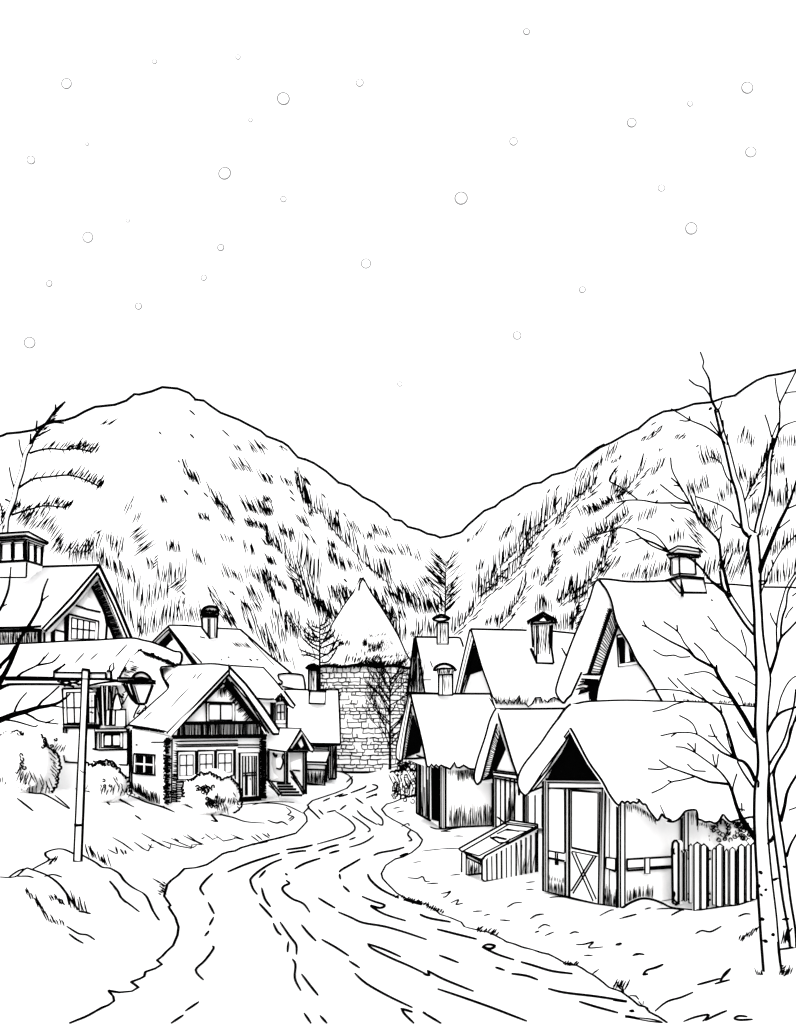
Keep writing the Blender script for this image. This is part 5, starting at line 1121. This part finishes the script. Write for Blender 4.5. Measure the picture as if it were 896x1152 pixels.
twigs(m,[(8,[598,705,560,672,500,640,440,620,340,615,308,626],3.4,1.4),(8,[430,608,412,590,392,568],1.8,1.2),(8,[500,640,460,605,428,572],2,1.2),(8,[545,662,515,632,483,608],2.2,1.2),(8,[420,658,412,632],1.8,1),(8,[452,665,415,675,380,692,332,702],2.2,1.4),(8,[604,706,598,680],2.4,1.4),(8,[652,880,635,840,622,790],2,1.4),(8,[648,878,600,830,575,795,557,752],2.2,1.2),(8,[585,802,550,798],2,1.2),(8,[662,888,630,875,600,860,560,828,500,790,430,785,362,798],3.6,1.4),(8,[506,788,492,755,470,735,437,718],2.4,1.2),(8,[425,786,405,800],1.8,1.2),(8,[665,900,690,945,728,1000],2.4,3)],.5)
m.build('branch', bt)
m = limb(9,[520,462,495,425,470,385,455,350,440,300,428,270],6,3.6,-.5,False)
twigs(m,[(9,[522,478,490,430,468,400,458,360],2.6,2),(9,[430,270,405,235,380,210,340,180,300,152,262,135,232,132],2.8,1.2),(9,[303,152,292,135,275,120],1.8,1.2),(9,[303,152,303,120],1.8,1.2),(9,[380,208,372,185,368,160],1.8,1.2),(9,[382,205,388,160],1.8,1.4),(9,[428,270,390,265,350,260,300,240,250,222,205,205,170,180],4,1.4),(9,[210,205,175,215,130,213],2,1.2),(9,[298,243,250,255,215,262,180,285,143,302],2.4,1.2),(9,[218,262,203,256],1.8,1.2),(9,[340,222,300,218,275,196],2,1.2),(9,[445,310,442,280,456,232],2,1.2),(9,[475,368,474,340],2.4,1.6),(9,[462,360,485,365],2,1)],-.5)
m.build('branch', bt)
# second, thinner birch
B2Y = GY(889, 1066)
b2 = thing('birch_tree', 'thin leaning birch stem just behind the big birch at the right', 'tree', pt(890, 1068, B2Y))
m = MB(); l2 = smooth(S(9,572,240,580,330,590,430,605,540,625,690,645,800,652,868)); r2 = smooth(S(9,590,240,600,330,615,430,632,540,650,690,668,800,672,868))
m.tube([pt((a[0]+b[0])/2, (a[1]+b[1])/2, B2Y) for a, b in zip(l2, r2)], [max(.4, (b[0]-a[0])/2 * .93) * B2Y / F for a, b in zip(l2, r2)], 'bark', 12)
m.line([pt(x, y, B2Y - .01) for x, y in l2], 3); m.line([pt(x + .7, y, B2Y - .03) for x, y in r2], 3)
for q in ([626,570,634,578],[585,625,608,615],[622,768,650,765],[640,840,652,850]): m.st(D(B2Y - .15), S(9,*q), 3, taper=.5)
m.build('trunk', b2)
for its_ in (((9,[618,405,632,350,645,290,690,215],5,3),(9,[648,365,690,350],2,1.4)),((9,[640,535,655,490,690,430],4,2.4),),((9,[590,250,600,200,640,130,660,60,690,-20],4,3),),((9,[652,860,640,830,660,800],2,1.4),)):
    m = MB(); [stem(m, *it, B2Y, -.3) for it in its_]; m.build('branch', b2)

# conifer with drooping needled boughs, upper left
m = MB(); TY2 = 62
t1 = thing('pine_tree', 'sparse leaning pine behind the cupola, needles only at the ends of its boughs', 'tree', pt(0, 864, TY2))
stem(m,1,[-40,1700,-10,1200,5,900,22,690,30,620,58,550,72,490,95,420,110,350,135,305],6.4,4,TY2,0,True,True,1.8); stem(m,1,[135,305,160,260,200,215,240,160,282,122],5,2.6,TY2); m.build('trunk', t1)
for it, nd in (((1,[128,345,170,332,220,325,280,330,330,325,400,340],3,1.6),True),((1,[78,497,110,475,150,455,220,446,300,440,370,460,430,490],3.4,1.8),True),((1,[50,612,85,600,120,590,190,572,240,575,288,580],3,1.6),True),((1,[150,275,180,262,218,242],3,1.6),False),((1,[200,220,235,212,275,215],3,1.4),False),((1,[155,250,160,205],2.4,1.6),False),((1,[102,365,88,325,82,285],2.6,1.6),False),((1,[62,497,48,450,40,405],2.6,1.6),False),((1,[130,310,133,262],2.6,1.6),False),((1,[240,160,240,135],2.6,1.4),False),((1,[40,620,70,570,75,560],3,1.6),False),((1,[0,560,10,600,5,640],2.4,1.6),False),((1,[25,545,45,555],3,2),False)):
    m = MB(); stem(m, *it, TY2, random.uniform(-1, 1))
    if nd:
        p = S(it[0], *it[1]); m.hatch(D(TY2 - .3), p[1:], (6, -7), 12, 1.6, spread=.7); m.patch(D(TY2 - .3), p[-3:], (6, -9), 26, 1.5, 3, .35, 1.7); m.patch(D(TY2 - .3), p[-2:], (5, -7), 12, 1.5, 4, .35, 1.7)
        m.hatch(D(TY2 - .3), p[1:], (2, 4), 6, 1.4)
    m.build('branch', t1)
m = MB(); m.hatch(D(TY2 - .2), S(1,225,190,275,130), (4,-4), 7, 1.5); m.hatch(D(TY2 - .2), S(1,150,290,235,180), (6,-3), 9, 1.6); m.hatch(D(TY2-.2), S(1,0,600,10,680), (4,-7), 12, 1.3, spread=1.5); m.hatch(D(TY2-.2), S(1,50,600,80,580), (3,-9), 12, 1.3, spread=1.5); m.build('crown', t1)

# branches of the tree that stands just outside the view on the left
OY = 14.0
t2 = thing('bare_tree', 'bare black boughs reaching in at the left edge, before the low white house', 'tree', pt(-90, 1080, OY))
m = MB(); m.tube([pt(-90, 1085, OY), pt(-80, 850, OY), pt(-60, 600, OY)], [.22, .18, .1], 'bark', 12); m.line([pt(-106, 1085, OY), pt(-93, 850, OY), pt(-67, 600, OY)], 3); m.line([pt(-74, 1085, OY), pt(-67, 850, OY), pt(-53, 600, OY)], 3); m.build('trunk', t2)
for its in (((2,[-300,900,-100,810,0,750,40,690,70,620,95,560,135,500,170,440,188,400,195,360,205,325,220,290],7,2),(2,[192,392,205,380,222,368],2.6,1.6),(2,[-60,760,0,690,40,650,70,600],5,4)),
            ((2,[-200,700,-80,560,0,430,20,390,38,340,45,290,50,236],5,1.8),(2,[3,425,15,415,30,408],2.4,1.6)),
            ((21,[-500,520,-250,450,-60,390,0,370,80,338,150,320,220,297,290,285,340,270,380,245,415,215],10,2.4),(21,[220,297,250,258,290,225,350,170],3.4,2),(21,[82,335,95,295,120,250,157,208],3.2,1.8),(21,[150,330,190,350,225,372,280,385,345,393],3,2),(21,[272,386,295,378,318,366],2.6,1.6),(21,[40,370,80,375,120,385,170,400,205,409,222,402],3,1.8),(21,[290,287,330,288,385,298],2.6,2)),
            ((21,[-300,330,-100,230,0,180,40,163,100,157,350,158],7,3),(21,[-60,190,0,155,30,90,55,40,72,0,85,-60],5,3.2),(21,[20,118,110,116,320,120],3,3),(21,[105,112,130,90,160,75,220,45,245,20,262,-5],3.2,1.8),(21,[218,46,260,38,300,30,325,15,345,-5],3,1.8),(21,[0,60,20,25,45,0],4,3),(21,[322,85,350,70,385,38],2.4,1.8))):
    m = MB()
    for it in its: stem(m, *it, OY, 1.2)
    m.build('branch', t2)

# small bare tree by the tower and the dark pine behind the far chimney
def fine_tree(root, b, H_, spread, gens, Y, seed, lw=1.5):
    rr = random.Random(seed); m = MB()
    def grow(p, d, L, w_, g):
        q1 = p + d * L * .5 + Vector((rr.uniform(-1, 1), rr.uniform(-1, 1), 0)) * L * .06; q = p + d * L
        m.tube([p, q1, q], [w_, w_ * .85, w_ * .65], 'ink', 4)
        if g == 0: return
        for k in range(rr.choice((2, 3, 3))):
            nd = (d + Vector((rr.uniform(-1, 1) * spread, rr.uniform(-1, 1) * spread, rr.uniform(.0, .5)))).normalized()
            grow(p + (q - p) * rr.uniform(.45, 1), nd, L * rr.uniform(.62, .85), w_ * .62, g - 1)
    for h in (0,): m.tube([b, b + UP * H_ * .95], [Y * .0017, Y * .0007], 'ink', 6)
    tr_ = m.build('trunk', root); m = MB()
    for k in range(26):
        t = .22 + .76 * k / 26; a = rr.uniform(0, 6.28); dd = Vector((math.cos(a) + .25, math.sin(a), rr.uniform(.6, 1.3))).normalized()
        grow(b + UP * H_ * t, dd, H_ * .27 * (1.2 - t * .6), Y * .0008, gens)
    return m.build('crown', root)
YT = 52
t3 = thing('bare_tree', 'small twiggy bare tree standing against the stone tower wall', 'tree', pt(439, 866, YT))
fine_tree(t3, pt(439, 866, YT), 110 * YT / F, .75, 3, YT, 5)
Yp = 53.5; t4 = thing('pine_tree', 'dark spiky pine left of the cone roof, rising behind the far chimney', 'tree', pt(359, 872, Yp)); b = pt(359.5, 872, Yp)
m = MB(); m.tube([b, pt(360, 695, Yp)], [.14, .04], 'ink', 6); m.build('trunk', t4); m = MB()
for k in range(17):
    py = 704 + 44 * k / 17; s = -1 if k % 2 else 1; Lx = random.uniform(.6, 1) * (11 + (py - 700) * .42) * s; yy = random.uniform(-1.2, 1.2)
    p = [(360, py), (360 + Lx * .5, py - abs(Lx) * random.uniform(-.05, .3)), (360 + Lx, py - abs(Lx) * random.uniform(.25, 1.0))]
    sf = lambda x, y: pt(x, y, Yp + yy * abs(x - 360) / 30)
    m.st(sf, p, 1.9, sm=True, taper=.3); m.hatch(sf, p, (2.5 * s, -8), 4, 1.2, spread=1, jit=.5); m.hatch(sf, p, (4 * s, 3), 2, 1.1, jit=.5)
m.build('crown', t4)

# ------------------------------------------------------------------ bushes
def ell(cx, cy, rx, ry, Y, dep):
    def f(px, py):
        a = (px - cx) / rx; b = (py - cy) / ry; r2 = min(.97, a * a + b * b); return pt(px, py, Y - dep * math.sqrt(1 - r2) - .03)
    return f
def scallop(m, sf, path, r, lw=2.2, side=1, gap=.0):
    p = smooth(path, 6); L = 0; i = 0; acc = [p[0]]
    for q in p[1:]:
        if math.hypot(q[0] - acc[-1][0], q[1] - acc[-1][1]) >= r * random.uniform(.6, 2.0): acc.append(q)
    for a, b in zip(acc, acc[1:]):
        if random.random() < gap: continue
        dx, dy = b[0] - a[0], b[1] - a[1]; l = math.hypot(dx, dy) or 1; nx_, ny_ = dy / l * side, -dx / l * side; h = random.uniform(.15, .7) * l
        m.st(sf, [a, (a[0] + dx * .2 + nx_ * h, a[1] + dy * .2 + ny_ * h), (a[0] + dx * .7 + nx_ * h, a[1] + dy * .7 + ny_ * h), b, (b[0] - nx_ * h * .4, b[1] - ny_ * h * .4)], lw, sm=True, taper=.3)
def curls(m, sf, x0, y0, x1, y1, n, r=2.2, lw=1.7):
    for k in range(n):
        x = random.uniform(x0, x1); y = random.uniform(y0, y1); a = random.uniform(0, 6.28); q = []
        for j in range(5): q.append((x + r * random.uniform(.6, 1.2) * math.cos(a + j * 1.25), y + r * random.uniform(.6, 1.2) * math.sin(a + j * 1.25)))
        m.st(sf, q, lw, sm=True)
def bush(label, cx, cy, rx, ry, outl, tufts, cur=(), scal=True, body=True, name='bush', group=None, Yo=None, r=2.6):
    Y = Yo or GY(cx, min(cy + ry, 1100)); dep = min(rx, ry) * Y / F * .8; m = MB(); c0 = pt(cx, cy, Y)
    if body:
        A_, B_ = 14, 20; rxw, rzw = rx * Y / F * .96, ry * Y / F * .96; rng = []
        for i in range(A_ + 1):
            th = math.pi * i / A_; row = []
            for j in range(B_):
                ph = 2 * math.pi * j / B_; k = 1 + .04 * math.sin(5 * ph + 3 * th) + .03 * math.sin(7 * th + 2 * ph)
                row.append(c0 + Vector((rxw * k * math.sin(th) * math.cos(ph), dep * k * math.sin(th) * math.sin(ph), rzw * k * math.cos(th))))
            rng.append(row)
        for a, b in zip(rng, rng[1:]):
            for j in range(B_): m.face([a[j], a[(j + 1) % B_], b[(j + 1) % B_], b[j]], 'snow')
    sf = ell(cx, cy, rx, ry, Y, dep)
    for o in outl: scallop(m, sf, o, r * .8, 2.2)
    for (sp_, v, n, sprd) in tufts: m.patch(sf, sp_, v, n, 1.5, sprd * 1.3, .35, 2.2)
    for c_ in cur: curls(m, sf, *c_)
    o = m.build(name); centre(o); tag(o, label, 'bush', group); return o
bush('large snowy bush at the left edge beside the lamp post', 32, 852, 36, 40, [S(3,0,490,25,492,45,490,60,475,85,470), S(3,175,485,205,540,245,570,255,620,245,670,240,700,215,742)],
     [(S(3,0,700,80,715,150,740,215,740), (2,-10), 60, 2), (S(3,225,560,270,560), (5,-9), 14, 1.5), (S(3,160,700,230,730), (-5,-12), 16, 2), (S(3,10,630,110,700), (3,-8), 34, 3), (S(3,235,570,250,690), (-4,-4), 20, 1.5), (S(3,60,660,90,640), (2,-9), 8, 1)], [(2,850,28,872,16,2.2,1.6),(48,828,64,840,6,2,1.8),(6,824,26,834,7,2.4,1.8)])
bush('low snowy bush just right of the lamp post', 122, 880, 24, 23, [S(3,368,612,400,625,425,612,460,602,492,608,502,635,530,660,552,690,558,720)],
     [(S(3,375,725,430,735,500,745,555,748), (3,-10), 50, 2), (S(3,500,690,545,740), (-3,-6), 12, 1.5)], [(104,857,128,862,8,2,1.8),(110,878,125,885,4,1.6,1.4)])
bush('tiny scribbly shrub between the large left bush and the lamp post', 76, 876, 10, 7, [S(3,272,680,300,662,330,665)], [], [(71,872,85,880,9,2.4,1.8)])
bush('round snow laden bush below the three chalet windows', 238, 891, 33, 26, [S(4,235,745,228,715,236,690,265,682,285,665,330,658,350,670,378,682,405,672,425,690,442,715,452,755,446,790,415,812)],
     [(S(4,330,790,400,812), (-3,-9), 22, 2), (S(4,345,775,380,780), (1,-10), 16, 1.5), (S(4,430,740,450,790), (-3,-4), 12, 1), (S(4,375,770,435,775), (1,-6), 12, 1)], [(222,884,244,894,12,2,1.7),(232,896,250,908,10,1.8,1.6)])
bush('dark tangled leafless bush on the right verge beyond the lane bend', 455, 889, 15, 18, [S(5,480,930,520,925,560,920,590,935), S(5,490,1000,520,1025,580,1020)], [(S(5,495,940,560,930), (2,-3), 10, 3), (S(5,490,1010,585,1015), (2,-12), 34, 4), (S(5,500,980,575,970), (-4,-8), 26, 4)], [(442,870,470,903,26,2.2,1)], body=False, Yo=36)
bush('low dark scrub at the foot of the little bare tree by the tower', 458, 862, 9, 5, [S(5,520,885,580,885)], [], [(449,857,468,868,26,1.8,1.3)], body=False, Yo=48)
bush('leafy snow dusted shrub showing over the picket fence beside the barn', 820, 940, 30, 16, [S(26,415,270,420,235,460,220,520,210,600,215,670,270)], [], [(792,927,852,946,60,2.4,1.1)], body=True, Yo=18.6, r=2.4)

# ------------------------------------------------------------------ tufts of dead grass poking out of the snow
m = MB()
for (k, sp_, v, n) in ((3,[385,1010,430,1030,475,1058],(-4,-11),24),(3,[570,745,620,760,680,780],(-4,-9),36),(15,[95,380,130,405],(-3,-7),10),(15,[130,415,165,470,215,485],(-4,-9),34),(15,[175,395,215,410],(-3,-5),9),(15,[235,415,255,430,290,440],(-4,-17),24),(15,[165,282,180,268],(3,-6),7),(15,[545,385,556,345],(-5,-3),6),(26,[595,820,640,800,695,770],(3,-6),10),(9,[618,860,650,850],(3,-14),9),(9,[615,945,625,975],(4,-3),6),(7,[0,0,1,1],(0,0),0),
    (17,[815,735,850,740],(4,-9),6),(17,[655,660,690,660],(4,-4),6),(17,[225,480,270,498],(3,-4),8),(17,[380,552,440,566],(4,-4),10),(4,[690,600,720,605],(0,0),0),(16,[100,85,104,88],(0,0),0),(17,[118,445,210,472],(3,-3),10)):
    if n: m.patch(G, S(k, *sp_), v, int(n * 1.6), 1.9, 1.6, .4, 1.7, base=True)
gr = m.build('grass'); tag(gr, 'sparse dead grass blades poking through the snow banks', 'grass', kind='stuff')

# ------------------------------------------------------------------ falling snow
FL = [(75,94,5.6,'big snowflake high at the far left, the first large one from the corner'),(174,69,2.5,'tiny snowflake near the top, between the big left one and its twin tiny flake'),(268,64,2.5,'tiny snowflake highest above the left mountain peak'),
(319,111,6.6,'largest snowflake of the upper left sky, above two tiny ones'),(405,93,4,'medium snowflake near the top, just left of the middle of the sky'),(282,135,2,'minute snowflake just below and left of the largest upper left flake'),(98,162,1.8,'minute faint snowflake below the big one at the far left'),
(35,180,4.3,'medium snowflake at the left edge, upper third of the sky'),(253,195,6.6,'very large snowflake above the left peak, right of the middle heights'),(319,224,3,'small snowflake right of and below the very large one over the peak'),(144,248,1.8,'faintest minute snowflake, up and right of the large one at mid left'),
(99,267,5.6,'large snowflake at mid height over the left mountain shoulder'),(248.5,278.5,3.4,'small snowflake straight under the very large one over the peak'),(229.5,312.5,2.9,'small snowflake lower left of another small one above the peak'),(412,296.5,5.2,'large snowflake at mid height over the slope left of the valley'),
(55.5,319,3.2,'small snowflake low at the left, above the last large one'),(156,344.5,3.4,'small snowflake lowest above the left peak'),(33.5,385.5,6,'large snowflake lowest at the left edge above the leaning pine'),(592.7,35.5,3.3,'snowflake closest to the top edge, right of the middle'),
(841,98.7,6.2,'large snowflake highest at the right edge'),(776.7,116.6,2.8,'tiny snowflake just left of the highest large one at right'),(711,138,4.8,'medium snowflake high on the right, left of a tiny one'),(578,159,4.2,'medium snowflake below the one nearest the top edge'),
(845,171,5.6,'large snowflake second from the top at the right edge'),(519,223,6.8,'very large snowflake in the middle of the sky straight over the valley'),(744.5,211.5,3.6,'small snowflake above and left of the large one over the right mountain'),(778,257,6.4,'large snowflake lowest at the right, over the big birch top'),
(655.5,326,3.2,'small lone snowflake over the right slope'),(582,377.5,4.2,'medium snowflake low over the slope right of the valley'),(450,432,2.5,'tiny snowflake lowest in the sky, over the valley')]
def flake(thick):
    m = MB(); A_, B_ = 10, 20
    sp = lambda i, j: Vector((.93 * math.sin(math.pi * i / A_) * math.cos(2 * math.pi * j / B_), .4 * math.sin(math.pi * i / A_) * math.sin(2 * math.pi * j / B_), .93 * math.cos(math.pi * i / A_)))
    for i in range(A_):
        for j in range(B_): m.face([sp(i, j), sp(i + 1, j), sp(i + 1, j + 1), sp(i, j + 1)], 'snow')
    m.tube([Vector((math.cos(a), -.05, 1.03 * math.sin(a))) for a in np.linspace(0, 2 * math.pi, 33)], [thick] * 33, 'flake', 6)
    return m.build('snowflake')
protos = {}
for i, (x, y, r, lab) in enumerate(FL):
    th = .10 if r > 5 else .14 if r > 3.5 else .2 if r > 2.3 else .26
    if th not in protos: protos[th] = o = flake(th)
    else: o = protos[th].copy(); COL.objects.link(o)
    Y = 9 + (i * 37 % 11) * .5; o.location = pt(x, y, Y); k = r * Y / F; o.scale = (k, k, k); o.rotation_euler = (0, random.uniform(0, 3), random.uniform(-.1, .1))
    tag(o, lab, 'snowflake', 'falling snowflakes')
